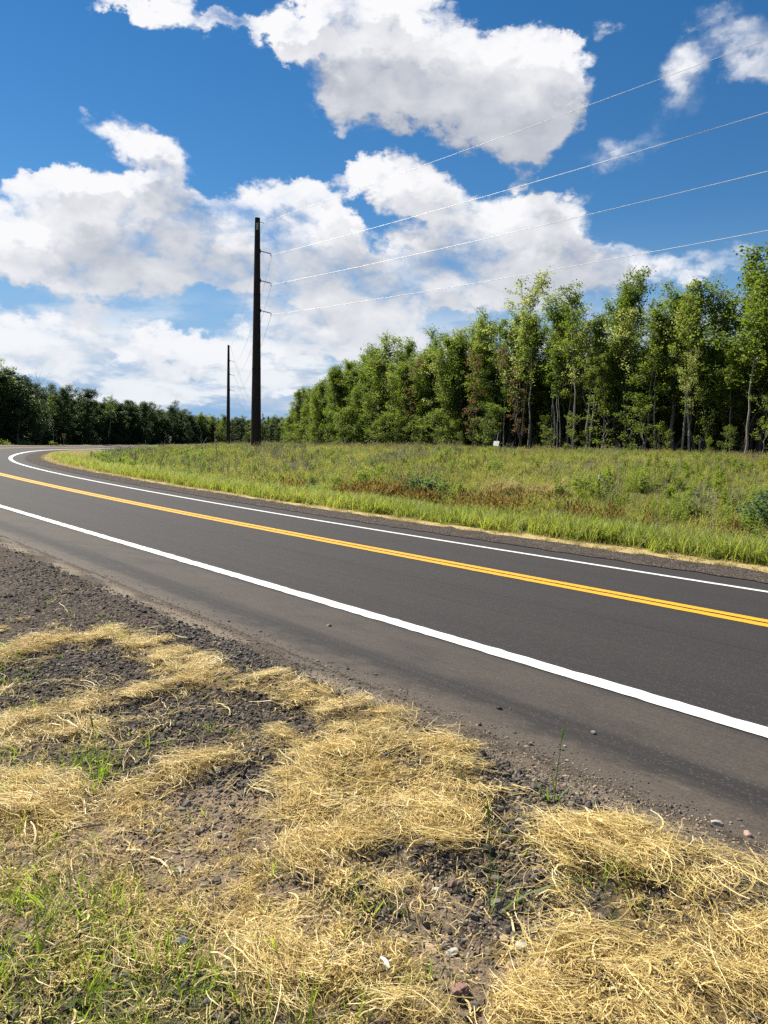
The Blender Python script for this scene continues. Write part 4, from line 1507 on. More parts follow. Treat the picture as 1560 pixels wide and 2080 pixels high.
E1 = lambda z, L=.92: np.array([X1 + math.cos(AR) * (L + .30), Y1 + math.sin(AR) * (L + .3), z])
E2 = lambda z, L=.92: np.array([X2 + math.cos(.03) * (L + .28), Y2, z])
ends = {0: 19.4, 1: 16.0, 2: 13.5, 3: 11.0}
names = ['topmost thin wire rising from the tip of the tall pole', 'second wire from the top running right from the tall pole', 'third wire from the top running right from the tall pole', 'lowest wire running right from the tall pole, just above the trees']
tops = [18.90, ARM_Z[0] - .12, ARM_Z[1] - .12, ARM_Z[2] - .12]
mids = [18.77, 15.83, 13.42, 10.96]
midx = [15.73, 15.95, 16.13, 16.31]
for k in range(4):
    A = E1(tops[k], .92 if k else .16)
    mx_ = np.array([midx[k], 33.0])
    Bxy = A[:2] + (mx_ - A[:2]) * 2.0
    sg = (A[2] - mids[k]) + .0
    zB = A[2] + .25
    sag_ = (A[2] + zB) / 2 - mids[k]
    wire('power_line_wire', A, np.array([*Bxy, zB]), sag_, names[k], .011 if k == 0 else .015, 60, 'wires running right from the tall pole')
    lab = ['shield wire between the tips of the two steel poles', 'upper wire between the arms of the two steel poles', 'middle wire between the arms of the two steel poles', 'lowest wire between the arms of the two steel poles'][k]
    B = E2([19.35, 16.35, 13.65, 10.55][k], .92 if k else .12)
    wire('power_line_wire', A, B, [1.3, 2.0, 2.0, 2.0][k], lab, .009 if k == 0 else .013, 28, 'wires between the two steel poles')
    C_ = np.array([-54.7, 330., [11.6, 11.2, 9.9, 8.6][k]])
    lab = ['topmost wire from the second pole on to the far slim pole', 'upper wire from the second pole on to the far slim pole', 'middle wire from the second pole on to the far slim pole', 'lowest wire from the second pole on to the far slim pole'][k]
    wire('power_line_wire', B, C_, 3.6, lab, .014, 28, 'wires beyond the second pole')
for (x, y, zt, lab) in ((-54.73, 330, 12.0, 'far slim utility pole showing just beside the foot of the tall pole'), (-60.25, 380, 12.4, 'farthest slim utility pole between the tall pole and the wood'), (-74.6, 330, 10.0, 'far slim utility pole beyond the bend, before the second steel pole')):
    g0 = gz(x, y)
    o = empty('utility_pole', (x, y, g0))
    MB().tube([(0, 0, -.5), (0, 0, zt - g0)], [.24, .17], 8).build('shaft', M_STEEL, o)
    MB().box((0, 0, zt - g0 - .6), (1.5, .12, .12), None, .01).build('crossarm', M_STEEL, o)
    tag(o, lab, 'utility pole', 'slim utility poles far down the line')

# ------------------------------------------------------------------ signs and posts
M_WOOD, N = material('grey_wood')
n = N.noise(N.vm('MULTIPLY', coords(N), (8, 8, 1)), 6, 5, .6)
finish(N, pbr(N, N.mix(n, (.14, .12, .095), (.27, .235, .19)), .85, .2, n, .3, .005))
M_CHAR, N = material('charred_wood')
n = N.noise(coords(N), 9, 5, .7)
finish(N, pbr(N, N.mix(n, (.012, .011, .010), (.04, .035, .03)), .9, .2, n, .8, .03))
M_SIGN, N = material('amber_sign_face')
finish(N, pbr(N, N.mix(N.noise(coords(N), 5, 3), (.78, .36, .03), (.70, .31, .03)), .5, .4))

sx, sy = 6.50, 44.0
g0 = gz(sx, sy)
o = empty('marker_sign', (sx, sy, g0), R(-58))
o.rotation_euler.x = R(-9)
MB().box((0, 0, .62), (.05, .05, 1.5), None, .004).build('post', M_WOOD, o)
pn_ = MB().box((0, -.035, 1.50 - g0), (.50, .012, .30), None, .003).build('sign_panel', M_WHITE, o)
bt = MB()
for zz in (-.12, .12): bt.tube([(0, -.044, 1.50 - g0 + zz), (0, -.04, 1.50 - g0 + zz)], .012, 6)
bt.build('bolt', M_GALV, pn_)
tag(o, 'small square white sign on a short post in front of the wood', 'sign')

x, y = 18.15, 42.6
g0 = gz(x, y)
o = empty('tree_stump', (x, y, g0))
m = MB()
zz = np.array([-.3, 0, .25, .6, .95, 1.12])
m.tube(np.c_[[0, 0, .01, .03, .02, .05], [0, 0, 0, .02, .02, .03], zz], [.30, .26, .20, .185, .19, .12], 9)
m.build('trunk', M_CHAR, o)
m = MB()
for k in range(5):
    a = k * 1.26
    m.tube([(math.cos(a) * .12, math.sin(a) * .12, .9), (math.cos(a) * .14 + .03, math.sin(a) * .14, 1.18 + .12 * (k % 3))], [.06, .012], 5)
m.build('splinter', M_CHAR, o)
tag(o, 'blackened broken stump standing in the grass before the wood', 'stump')

x, y = 7.10, 24.44
g0 = gz(x, y)
o = empty('marker_stake', (x, y, g0), .3)
MB().box((0, 0, .22), (.05, .035, .62), None, .004).build('stake', M_CHAR, o)
MB().box((0, 0, .60), (.054, .039, .15), None, .004).build('tip', M_WHITE, o)
tag(o, 'dark survey stake with a white painted tip in the weeds of the bank', 'stake')

def sign_post(s_, u_, zc, rz):
    x, y = road_pt(s_, u_)
    g0 = gz(x, y)
    o = empty('road_sign', (float(x), float(y), g0), rz)
    MB().box((0, 0, (zc - g0) / 2 + .15), (.06, .04, zc - g0 + .55), None, .004).build('post', M_GALV, o)
    return o, g0


o, g0 = sign_post(165, -7.0, .97, R(24))
pn_ = MB().box((0, -.04, .97 - g0), (.60, .01, .75), None, .003).build('sign_panel', M_SIGN, o)
ch = MB()
for sg in (1, -1):
    V = np.array([(-.20, -.0475, 0.02 * sg + .30 * sg), (-.02, -.0475, .30 * sg + .02 * sg), (.22, -.0475, 0), (.03, -.0475, 0)]) + [0, 0, .97 - g0]
    V2 = V + [0, .003, 0]
    VV = np.vstack([V, V2])
    ch.add(VV, [(0, 1, 2, 3), (4, 5, 6, 7), (0, 4, 5, 1), (1, 5, 6, 2), (3, 2, 6, 7), (0, 3, 7, 4)])
ch.build('chevron', M_BLACK, pn_)
tag(o, 'amber chevron sign with black arrow on the outside of the bend', 'road sign')

o, g0 = sign_post(205, 6.8, .75, R(10))
MB().box((0, -.04, .95 - g0), (.62, .012, .62), Matrix.Rotation(R(45), 4, 'Y'), .003).build('sign_back', M_GALV, o)
MB().box((0, -.04, .25 - g0), (.5, .012, .42), None, .003).build('plaque', M_GALV, o)
tag(o, 'grey back of a diamond road sign with a plaque below, far round the bend', 'road sign')
for k, (s_, u_, hh, lab) in enumerate(((214, 7.0, 1.2, 'grey marker post next to the diamond sign'), (226, -6.4, 1.25, 'grey marker post on the far shoulder, nearest to the shaded wood'))):
    x, y = road_pt(s_, u_)
    o = empty('marker_post', (float(x), float(y), gz(x, y)))
    MB().box((0, 0, hh / 2), (.14, .05, hh + .3), None, .006).build('post', M_GALV, o)
    MB().box((0, -.029, hh - .1), (.11, .006, .2), None, .002).build('reflector', M_WHITE, o)
    tag(o, lab, 'marker post', 'marker posts along the far shoulder')

# ------------------------------------------------------------------ single plants
def shrub_meshes(seed, w, h, n, size, leaves):
    g = np.random.default_rng(seed)
    m = MB()
    tips = []
    for i in range(16):
        a = g.uniform(0, 6.28); e = g.uniform(.45, 1.4)
        L = h * g.uniform(.7, 1.05)
        tip = np.array([math.cos(a) * math.cos(e) * w * .62, math.sin(a) * math.cos(e) * w * .62, math.sin(e) * L])
        m.tube([(0, 0, -.1), tip * .5 + g.normal(0, .05, 3), tip], [.03, .018, .006], 4, False)
        tips.append(tip)
    tips = np.array(tips)
    idx = g.integers(0, len(tips), n)
    al = g.beta(2.2, 1, n)[:, None]
    P = tips[idx] * al + g.normal(0, .13 * h, (n, 3))
    P[:, 2] = np.abs(P[:, 2])
    V, F = leaf_cloud(P, size, seed)
    ti = np.repeat(np.clip(g.normal(.55, .25, n), 0, 1), 4)
    return m.me('stem', B_GREY, True), mesh('foliage', V, F, attrs={'tint': ti}, mats=[leaves])


L_SHRUB = leaf_mat('bright_shrub_leaves', (.10, .16, .025), (.19, .24, .05), ((.28, .40, .04), (.44, .54, .09)))
for k, (s_, u_, w, h, lab) in enumerate(((131, -8.6, 2.6, 1.35, 'bright green rounded shrub at the outer roadside, first from the picture edge'), (146, -8.8, 3.4, 1.25, 'wide bright green shrub at the outer roadside beside the rounded one'), (163, -8.6, 1.5, 1.1, 'small shrub at the foot of the chevron sign'))):
    x, y = road_pt(s_, u_)
    o = empty('shrub', (float(x), float(y), gz(x, y)))
    a, b = shrub_meshes(40 + k, w, h, 1500, .075, L_SHRUB)
    link('stem', a, o); link('foliage', b, o)
    tag(o, lab, 'shrub')
L_WILLOW = leaf_mat('grey_green_leaves', (.050, .090, .040), (.10, .145, .070), ((.12, .22, .05), (.22, .32, .09)))
for k, (x, y, w, h, lab) in enumerate(((9.9, 18.6, 1.6, .95, 'dark grey green willow bush on the bank at the picture edge'), (12.2, 21.2, 1.5, .9, 'grey green willow bush higher up the bank behind the first'), (1.4, 27.2, 2.2, .75, 'low dark green bush on the middle of the bank'))):
    o = empty('willow_bush', (x, y, gz(x, y)))
    a, b = shrub_meshes(60 + k, w, h, 1800, .055, L_WILLOW)
    link('stem', a, o); link('foliage', b, o)
    tag(o, lab, 'bush')

L_MULL = leaf_mat('felty_leaves', (.20, .26, .13), (.30, .35, .19), ((.16, .24, .06), (.22, .30, .09)))
for k, (x, y, lab) in enumerate(((9.06, 24.32, 'pale leafy mullein rosette higher on the bank'), (9.51, 22.64, 'pale large leaved mullein rosette lower on the bank'))):
    o = empty('mullein', (x, y, gz(x, y) + .18), k * 1.3)
    for i in range(11):
        a = i * 2.4
        e = .35 + .55 * (i / 11)
        L = .34 - .012 * i
        t = np.linspace(0, 1, 6)
        w = np.sin(np.pi * (.08 + .88 * t)) * .085
        d = np.array([math.cos(a), math.sin(a), 0]); sdv = np.array([-math.sin(a), math.cos(a), 0])
        P = np.outer(t * L * math.cos(e), d) + np.outer(t * L * math.sin(e) - .10 * t ** 2, [0, 0, 1])
        V = np.stack([P - sdv * w[:, None] + [0, 0, .02], P, P + sdv * w[:, None] + [0, 0, .02]], 1).reshape(-1, 3)
        q = np.arange(5)[:, None] * 3
        F = np.vstack([np.c_[q, q + 1, q + 4, q + 3], np.c_[q + 1, q + 2, q + 5, q + 4]])
        link('leaf', mesh('leaf', V, F, smooth=True, attrs={'tint': np.full(len(V), .3 + .05 * i)}, mats=[L_MULL]), o)
    tag(o, lab, 'plant')

for k, (x, y, hh, lab) in enumerate(((-9.9, 43.4, 2.3, 'pale dead sapling stem bending left on the crest, beside the far pole'), (-13.6, 55.0, 1.6, 'forked grey dead sapling on the crest left of the poles'), (-15.9, 47.0, 1.3, 'bleached bare branching bush on the near end of the bank'), (-12.6, 41.5, 1.2, 'bleached bare bush below the crest of the bank'))):
    o = empty('dead_sapling', (x, y, gz(x, y)), k * 1.1)
    g = np.random.default_rng(500 + k)
    m = MB()
    P = np.array([(0, 0, -.1), (.03, 0, hh * .35), (-.06, .02, hh * .7), (-.16, .03, hh)])
    m.tube(P, [.035, .028, .02, .008], 5)
    m.build('trunk', B_PALE, o)
    for i in range(7 if k else 4):
        w = g.uniform(.2, .9)
        p = np.array([np.interp(w * hh, P[:, 2], P[:, c_]) for c_ in range(3)])
        a = g.uniform(0, 6.28); L = g.uniform(.25, .55) * hh * (.5 if not k else .8)
        MB().tube([p, p + [math.cos(a) * L * .4, math.sin(a) * L * .4, L * .55], p + [math.cos(a) * L * .65, math.sin(a) * L * .65, L]], [.012, .009, .004], 4).build('branch', B_PALE, o)
    tag(o, lab, 'dead sapling')


# ------------------------------------------------------------------ the near roadside: loose gravel, mown straw, stray green grass
M_STONE, N = material('gravel_stone')
it = N.attr('tint', 'INSTANCER')
oi = N.n('ShaderNodeObjectInfo').outputs['Random']
co = coords(N)
n = N.noise(co, 220, 4, .65)
c = N.mix(it, (.029, .0262, .0225), (.190, .170, .143))
c = N.mix(N.ss(oi, .90, .93), c, (.21, .135, .105))
c = N.mix(N.ss(oi, .96, .975), c, (.34, .29, .22))
c = N.mix(N.m('MULTIPLY', N.ss(n, .35, .7), .45), c, N.mix(.5, c, (.17, .15, .125)))
finish(N, pbr(N, c, .82, .25, n, .4, .002))

M_GRIT, N = material('earth_crumbs')
it = N.attr('tint', 'INSTANCER')
c = N.mix(it, (.085, .062, .042), (.42, .325, .23))
finish(N, pbr(N, c, .95, .1))

M_STRAW, N = material('straw_strands')
t = N.attr('tint')
it = N.attr('tint', 'INSTANCER')
f = N.m('ADD', N.m('MULTIPLY', t, .62), N.m('MULTIPLY', it, .42), clamp=True)
r_ = N.n('ShaderNodeValToRGB')
r_.color_ramp.elements[0].position = 0.0; r_.color_ramp.elements[0].color = (.17, .105, .04, 1)
r_.color_ramp.elements[1].position = 1.0; r_.color_ramp.elements[1].color = (.86, .75, .46, 1)
e_ = r_.color_ramp.elements.new(.35); e_.color = (.62, .47, .18, 1)
e_ = r_.color_ramp.elements.new(.7); e_.color = (.81, .65, .275, 1)
N.put(r_.inputs[0], f)
d = pbr(N, r_.outputs[0], .48, .4)
tr = N.n('ShaderNodeBsdfTranslucent'); N.put(tr.inputs[0], r_.outputs[0])
mx = N.n('ShaderNodeMixShader'); mx.inputs[0].default_value = .28
N.l.new(d, mx.inputs[1]); N.l.new(tr.outputs[0], mx.inputs[2])
finish(N, mx.outputs[0])

G_NEAR = plant_mat('roadside_grass_blades', (.085, .165, .018), (.21, .30, .038), ((.26, .44, .03), (.50, .64, .06)), (.55, .45, .15))


def stone_mesh(seed, sub=1):
    g = np.random.default_rng(seed)
    bm = bmesh.new()
    bmesh.ops.create_icosphere(bm, subdivisions=sub, radius=1.0)
    V = np.array([v.co[:] for v in bm.verts])
    F = np.array([[v.index for v in f_.verts] for f_ in bm.faces])
    bm.free()
    # chip planes off a ball to get angular crushed stone
    for _ in range(9):
        nrm = g.normal(size=3); nrm /= np.linalg.norm(nrm)
        dist = g.uniform(.52, .88)
        over = np.clip(V @ nrm - dist, 0, None)
        V = V - over[:, None] * nrm
    V = V * np.array([g.uniform(.9, 1.25), g.uniform(.75, 1.0), g.uniform(.5, .75)]) + g.normal(0, .025, V.shape)
    return V, F


K_STONE = []
for i in range(10):
    V, F = stone_mesh(1000 + i, 2 if i < 5 else 1)
    K_STONE.append(mesh('gravel_stone', V, F, smooth=False, mats=[M_STONE]))

K_GRIT = []
for i in range(4):
    V, F = stone_mesh(1040 + i, 1)
    K_GRIT.append(mesh('grit', V, F, smooth=False, mats=[M_GRIT]))


def strand_mesh(seed, n, rad_, L, thick, order, w=.0032, up=.0):
    """a flat bundle of n dry strands lying across each other"""
    g = np.random.default_rng(seed)
    V, F, T = [], [], []
    k = 0
    for i in range(n):
        c = np.r_[g.normal(0, rad_ * .55, 2), 0]
        a = g.normal(0, order) + (math.pi if g.random() < .5 else 0)
        l_ = L * g.uniform(.35, 1.25)
        segs = 5
        t = np.linspace(-.5, .5, segs + 1)
        kk = g.normal(0, 1.2)
        th = a + kk * t
        dx_ = np.cumsum(np.cos(th)) * l_ / segs; dy_ = np.cumsum(np.sin(th)) * l_ / segs
        dx_ -= dx_.mean(); dy_ -= dy_.mean()
        z0 = g.random() ** 1.0 * thick
        z = z0 + g.normal(0, up + .07) * t * l_ + (.25 - t ** 2) * l_ * g.uniform(-.02, .16) + g.normal(0, .002, segs + 1)
        P = np.c_[c[0] + dx_, c[1] + dy_, z]
        ww = w * g.choice([.6, .9, 1.2, 2.2], p=[.35, .35, .22, .08]) * (1 - np.abs(t) * .9)
        roll = g.uniform(-.9, .9)
        sd_ = np.c_[-np.sin(th) * math.cos(roll), np.cos(th) * math.cos(roll), np.full(segs + 1, math.sin(roll))]
        V.append(np.stack([P - sd_ * ww[:, None], P + sd_ * ww[:, None]], 1).reshape(-1, 3))
        q = np.arange(segs)[:, None] * 2
        F.append(np.concatenate([q, q + 1, q + 3, q + 2], 1) + k)
        k += 2 * (segs + 1)
        T.append(np.full(2 * (segs + 1), np.clip(g.normal(.50, .36), 0, 1)))
    return np.vstack(V), np.vstack(F), np.concatenate(T)


def straw_kind(*a, **k):
    V, F, T = strand_mesh(*a, **k)
    return mesh('straw_bundle', V, F, attrs={'tint': T}, mats=[M_STRAW])


K_STRAW = [straw_kind(1100 + i, 80, .055, .115, .012, .7, .00080) for i in range(7)] + [straw_kind(1120 + i, 78, .045, .06, .012, 1.7, .00075, .07) for i in range(5)]
K_LOOSE = [straw_kind(1150 + i, 7, .08, .10, .005, 2.0, .0010) for i in range(6)]
K_FINE = [straw_kind(1170 + i, 40, .05, .036, .008, 2.0, .0009, .08) for i in range(5)]
K_NEAR = [tuft_mesh('roadside_tuft', G_NEAR, 1200 + i, 12, .035, .085, .0042, .75, 4, .35) for i in range(5)]
K_NEARSHORT = [tuft_mesh('roadside_turf', G_NEAR, 1220 + i, 26, .06, .045, .0032, 1.0, 3, .6) for i in range(4)]

gn = np.random.default_rng(2024)


def near_points(dens_per_m2, dmax, dmin=.9, half=36):
    """random points on the visible near roadside, denser close to the standpoint"""
    out_ = []
    edges = np.geomspace(dmin, dmax, 12)
    for a, b in zip(edges[:-1], edges[1:]):
        area = (b * b - a * a) * R(half)
        n_ = int(area * dens_per_m2(.5 * (a + b)))
        r_ = np.sqrt(gn.uniform(a * a, b * b, n_)); th = gn.uniform(-R(half), R(half), n_)
        out_.append(np.c_[r_ * np.sin(th), r_ * np.cos(th)])
    return np.vstack(out_)


# loose gravel
P = near_points(lambda d_: 12500 if d_ < 2.6 else 9500 if d_ < 4 else 2600 if d_ < 6.5 else 900, 12)
s_, u_ = su(P[:, 0], P[:, 1])
x, y = P[:, 0], P[:, 1]
cov = straw_cover(x, y)
dirt = capsules(x, y, DIRT)
patch = fbm2(x, y, 3.2, 61)
patch2 = fbm2(x, y, 7.0, 67)
pr = np.where(u_ < -5.22, np.clip(.55 + 1.8 * (patch - .40), .25, 1), 1.0)
pr *= np.clip((-4.80 - u_) / .10, 0, 1)
pr = pr * (1 - .88 * np.clip(dirt * 1.4 + (patch2 - .5), 0, 1)) * (1 - .8 * np.clip(cov * 1.3 - .3, 0, 1))
pr = np.maximum(pr, np.clip((-4.50 - u_) / .3, 0, 1) * np.clip((patch2 - .36) * 2.6, .06, .8) * (u_ > -4.86))
pr = np.maximum(pr, .0025 * (u_ > -4.5) * (u_ < -3.75))
keep = (gn.random(len(x)) < pr) & (u_ < -3.75)
x, y, u_ = x[keep], y[keep], u_[keep]
n_ = len(x)
size = gn.lognormal(math.log(.0051), .45, n_) * np.where(u_ > -4.84, .55, 1.0)
size = np.clip(size, .0020, .0150)
onroad = u_ > -4.72
z = np.where(onroad, zsu(*su(x, y)) , ground_z(x, y)) + size * .22
tint = np.clip(gn.normal(.36, .26, n_) + .25 * (fbm2(x, y, 2.0, 71) - .5) + np.where(u_ > -4.84, .22, 0) + .25 * capsules(x, y, DIRT), 0, 1)
scatter('gravel', np.c_[x, y, z], spin(n_, .35), size, K_STONE, tint, 'loose dark crushed gravel beside the asphalt')
# crumbs of earth and grit
P = near_points(lambda d_: 13000 if d_ < 2.0 else 8000 if d_ < 2.8 else 2500, 4.4)
s_, u_ = su(P[:, 0], P[:, 1])
cv = straw_cover(P[:, 0], P[:, 1])
keep = (u_ < -4.60) & (gn.random(len(P)) < np.clip(1 - 1.1 * cv, .1, 1) * np.clip((-4.55 - u_) / .25, 0, 1))
P = P[keep]
n_ = len(P)
zz_ = np.where(u_[keep] > -4.72, zsu(s_[keep], u_[keep]), ground_z(P[:, 0], P[:, 1]))
scatter('grit', np.c_[P, zz_ + .0004], spin(n_, .5), np.clip(gn.lognormal(math.log(.0030), .45, n_), .001, .008), K_GRIT, gn.random(n_), 'crumbs of brown earth and fine grit')
# pebbles bedded in the dirt, mixed colours
P = near_points(lambda d_: 320 if d_ < 2.4 else 70, 4.0)
s_, u_ = su(P[:, 0], P[:, 1])
cov = straw_cover(P[:, 0], P[:, 1])
keep = (u_ < -5.0) & (gn.random(len(P)) < (1 - .9 * np.clip(cov * 1.5, 0, 1)))
P = P[keep]
n_ = len(P)
size = np.clip(gn.lognormal(math.log(.0095), .3, n_), .005, .017)
scatter('pebbles', np.c_[P, ground_z(P[:, 0], P[:, 1]) + size * .12], spin(n_, .3), size, K_STONE, np.clip(gn.normal(.62, .25, n_), 0, 1), 'mixed grey and pinkish pebbles lying in the dirt')


def flow(x, y):
    """the way the mower combed the straw: along the swath, wandering"""
    hd = np.interp(su(x, y)[0], RS, RH)
    return np.pi / 2 + hd + 2.6 * (fbm2(x, y, 1.9, 83) - .5) + .5


# mown straw
P = near_points(lambda d_: 400 if d_ < 2.6 else 320 if d_ < 4 else 130, 9.5)
x, y = P[:, 0], P[:, 1]
cov = straw_cover(x, y)
rag = fbm2(x, y, 13.0, 91, 3)
s_, u_ = su(x, y)
keep = (gn.random(len(x)) < np.clip((cov - .60) * 1.8 + 1.9 * (rag - .5), 0, 1)) & (u_ < -4.84)
x, y, cov = x[keep], y[keep], cov[keep]
n_ = len(x)
lift = gn.random(n_) * .022 * cov - .004
rot = np.c_[gn.normal(0, .13, n_), gn.normal(0, .13, n_), flow(x, y) + gn.normal(0, .45, n_)]
scatter('mown_straw', np.c_[x, y, ground_z(x, y) + lift], rot, gn.uniform(.65, 1.25, n_), K_STRAW, np.clip(gn.normal(.60, .25, n_) + .5 * (fbm2(x, y, 4.0, 95) - .5), 0, 1), 'golden heaps of dry mown grass lying on the gravel')
# loose single straws and chopped bits everywhere
P = near_points(lambda d_: 210 if d_ < 3 else 100, 7.5)
x, y = P[:, 0], P[:, 1]
s_, u_ = su(x, y)
near_cov = np.maximum.reduce([straw_cover(x + a, y + b) for a, b in ((0, 0), (.12, 0), (-.12, 0), (0, .12), (0, -.12))])
keep = (u_ < -5.02) & (gn.random(len(x)) < np.clip(.05 + .55 * near_cov + np.clip((-5.45 - u_) * .8, 0, .5), 0, 1))
x, y = x[keep], y[keep]
n_ = len(x)
scatter('loose_straw', np.c_[x, y, ground_z(x, y) + .005], np.c_[gn.normal(0, .12, (n_, 2)), gn.random(n_) * 6.28], gn.uniform(.7, 1.3, n_), K_LOOSE, gn.random(n_), 'single dry straws strewn over the gravel')
P = near_points(lambda d_: 460 if d_ < 2.3 else 200, 4.5)
x, y = P[:, 0], P[:, 1]
s_, u_ = su(x, y)
c2 = straw_cover(x, y)
keep = (u_ < -5.1) & (gn.random(len(x)) < np.clip(.05 + .9 * c2 + np.clip((-5.45 - u_) * .9, 0, .6) * np.clip(fbm2(x, y, 6, 97) * 2 - .5, 0, 1), 0, 1))
x, y = x[keep], y[keep]
n_ = len(x)
scatter('chopped_straw', np.c_[x, y, ground_z(x, y) + .004], np.c_[gn.normal(0, .25, (n_, 2)), gn.random(n_) * 6.28], gn.uniform(.7, 1.4, n_), K_FINE, np.clip(gn.normal(.35, .25, n_), 0, 1), 'short chopped bits of dry grass on the dirt')

# green grass coming up through it
P = near_points(lambda d_: 2100 if d_ < 2.0 else 1000 if d_ < 2.6 else 420 if d_ < 5 else 90, 9)
x, y = P[:, 0], P[:, 1]
s_, u_ = su(x, y)
gcov = capsules(x, y, GREEN)
strip_ = np.clip((-5.75 - u_) / .5, 0, 1) * np.clip((s_ - 1.0) / 2, 0, 1) * .5 + np.clip((-5.75 - u_) / .4, 0, 1) * (s_ < 1.0) * .55
pr = np.clip(gcov * 1.4 + strip_ + 1.5 * (fbm2(x, y, 6.0, 99) - .62), 0, 1) * .95 + .018 * (u_ < -5.15)
keep = (gn.random(len(x)) < pr) & (u_ < -5.05)
x, y = x[keep], y[keep]
n_ = len(x)
sm = np.where(gn.random(n_) < .35, gn.uniform(.85, 1.4, n_), gn.uniform(.5, .95, n_))
scatter('roadside_grass', np.c_[x, y, ground_z(x, y) - .002], np.c_[gn.normal(0, .3, (n_, 2)), gn.random(n_) * 6.28], sm, K_NEAR + K_NEARSHORT + K_NEARSHORT, np.clip(gn.normal(.55, .25, n_), 0, 1), 'green grass sprouting through the mown straw')

# tufts that stand alone
TUFTS = [
    (.457, 1.824, 7, .115, 'green grass tuft with a tall seed stem in the dark gravel near the asphalt'),
    (.576, 1.715, 4, .055, 'small grass sprig at the top edge of the straw heap by the asphalt'),
    (.242, 1.462, 5, .150, 'tall bent green blade standing in the gravel between the two straw heaps'),
    (.127, 1.705, 6, .070, 'green grass sprouts in the middle of the big straw heap'),
    (.361, 1.636, 6, .085, 'pair of green blades at the near tip of the right hand straw heap'),
    (.427, 1.543, 6, .075, 'broad green sprout at the lower edge of the straw heap by the asphalt'),
    (-.221, 1.453, 5, .085, 'long green blade leaning over bare dirt at the bottom middle'),
    (-.194, 1.343, 6, .060, 'pale green forked grass sprout on bare dirt near the bottom'),
    (.116, 1.268, 5, .055, 'short yellow green sprout among the pebbles at the bottom'),
    (-.823, 2.09, 22, .115, 'dense pale green grass tuft beside the left straw heaps'),
    (-.613, 2.404, 7, .075, 'thin green grass in the oval gravel patch'),
    (-.674, 1.375, 12, .150, 'broad bladed grass clump at the bottom left corner'),
    (-.500, 2.506, 7, .060, 'few green blades at the far rim of the oval gravel patch'),
]
for k, (x, y, n_, hh, lab) in enumerate(TUFTS):
    o = empty('grass_tuft', (x, y, gz(x, y)), k * 1.7)
    V, F, T = blades(1300 + k, n_, .018, hh * 1.05, .0062, .9, 6, .45)
    link('blades', mesh('blades', V, F, attrs={'tint': T * .8 + .1}, mats=[G_NEAR]), o)
    if k in (0, 2, 9):
        m = MB()
        P_ = np.array([(0, 0, 0), (.004, .003, hh * .6), (.012, .006, hh * 1.35)])
        m.tube(P_, [.0014, .0011, .0008], 4)
        m.tube([P_[-1], P_[-1] + [.003, .001, .02], P_[-1] + [.008, .003, .045]], [.001, .003, .0006], 5)
        m.build('seed_stem', G_NEAR, o)
    tag(o, lab, 'grass tuft', 'lone grass tufts on the near roadside')

# single stones one can pick out
def stone_mat(name, a, b):
    m, N = material(name)
    co = coords(N)
    n = N.noise(co, 1.6, 5, .65)
    finish(N, pbr(N, N.mix(n, a, b), .8, .25, n, .3, .1))
    return m


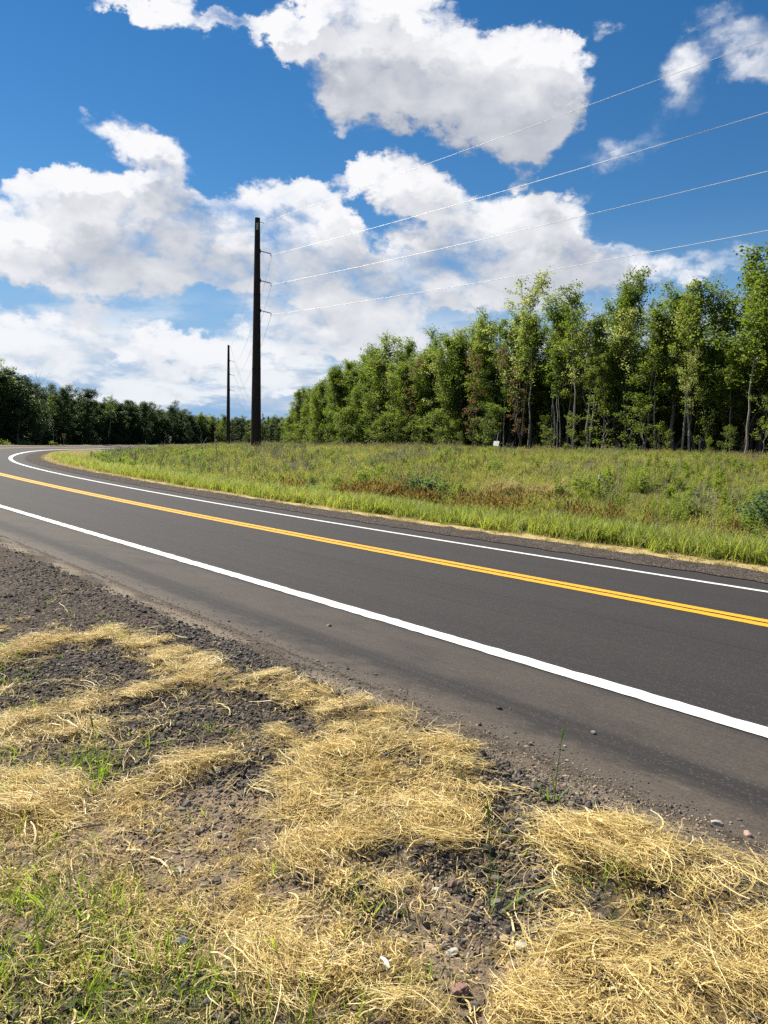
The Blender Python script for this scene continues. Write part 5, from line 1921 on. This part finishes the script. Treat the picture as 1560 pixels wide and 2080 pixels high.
C_BLUE = stone_mat('blue_grey_stone', (.13, .14, .155), (.22, .23, .245))
C_PINK = stone_mat('pink_granite', (.30, .19, .155), (.44, .30, .25))
C_PALE = stone_mat('pale_stone', (.32, .295, .245), (.48, .445, .385))
C_TAN = stone_mat('tan_stone', (.36, .26, .16), (.50, .38, .25))
C_RED = stone_mat('red_granite', (.20, .115, .088), (.30, .185, .145))
C_GREY = stone_mat('grey_stone', (.12, .115, .105), (.22, .21, .195))
C_BLACK = stone_mat('black_stone', (.035, .033, .032), (.075, .07, .068))
STONES = [
    (-.383, 1.395, .017, C_BLUE, 'blue grey stone alone on the dirt in the lower left'),
    (-.299, 1.363, .016, C_RED, 'flat reddish stone on the dirt next to the blue grey one'),
    (.154, 1.337, .014, C_PALE, 'whitish pebble by the short yellow green sprout'),
    (.287, 1.340, .016, C_PALE, 'rounded pale stone in the lower gravel beside loose straws'),
    (.101, 1.494, .013, C_PINK, 'pink granite pebble left of the tall bent blade'),
    (.260, 1.377, .011, C_TAN, 'small orange tan pebble below the tall bent blade'),
    (.136, 1.528, .012, C_PALE, 'white pebble just above the pink granite pebble'),
    (.416, 1.443, .011, C_PALE, 'white pebble near the thin straws of the heap at right'),
    (.154, 1.231, .019, C_RED, 'broad red granite slab sunk in the ground at the bottom'),
    (.311, 1.279, .015, C_TAN, 'cream pebble at the foot of the bottom right straw heap'),
    (.259, 1.292, .015, C_PINK, 'pinkish pebble beside the cream one at the bottom'),
    (.112, 1.352, .014, C_TAN, 'tan pebble left of the whitish one'),
    (.291, 1.237, .013, C_PINK, 'pale pink pebble lowest in the gravel'),
    (.062, 1.520, .013, C_GREY, 'smooth grey pebble at the left rim of the pebbly gravel'),
    (-.115, 1.905, .015, C_BLUE, 'grey stone under the shaded side of the big straw heap'),
    (.881, 1.824, .015, C_PALE, 'pale stone on the dusty edge of the asphalt'),
    (.934, 1.772, .014, C_PINK, 'pinkish stone near the pale one on the dusty edge'),
    (-.293, 4.046, .016, C_GREY, 'single grey stone lying on the asphalt shoulder'),
    (.451, 2.704, .013, C_BLACK, 'dark stone on the black strip of asphalt'),
    (.753, 2.508, .012, C_GREY, 'small stone on the dusty stripe near the white line'),
]
for k, (x, y, r_, mt, lab) in enumerate(STONES):
    V, F = stone_mesh(1500 + k, 3)
    su_ = su(x, y)
    z = zsu(*su_)[0] if su_[1][0] > -4.72 else gz(x, y)
    o = link('stone', mesh('stone', V * r_, F, smooth=False, mats=[mt]), None, (x, y, z + r_ * .25))
    o.rotation_euler = (0, 0, k * 1.9)
    tag(o, lab, 'stone')

# a strip of white paper litter
V = []
for i in range(9):
    t = i / 8
    V += [(-.003 + .002 * t, t * .032 - .016, .006 + .006 * math.sin(t * 3)), (.003 + .002 * t, t * .032 - .016, .009 + .006 * math.sin(t * 3 + .5))]
F = [(2 * i, 2 * i + 1, 2 * i + 3, 2 * i + 2) for i in range(8)]
o = link('paper_strip', mesh('paper_strip', V, np.array(F), mats=[M_WHITE]), None, (.019, 1.267, gz(.019, 1.267) + .022))
o.rotation_euler = (.1, .1, R(28))
sm_ = o.modifiers.new('thickness', 'SOLIDIFY'); sm_.thickness = .0012
tag(o, 'curled strip of white paper litter lying on the straw', 'litter')
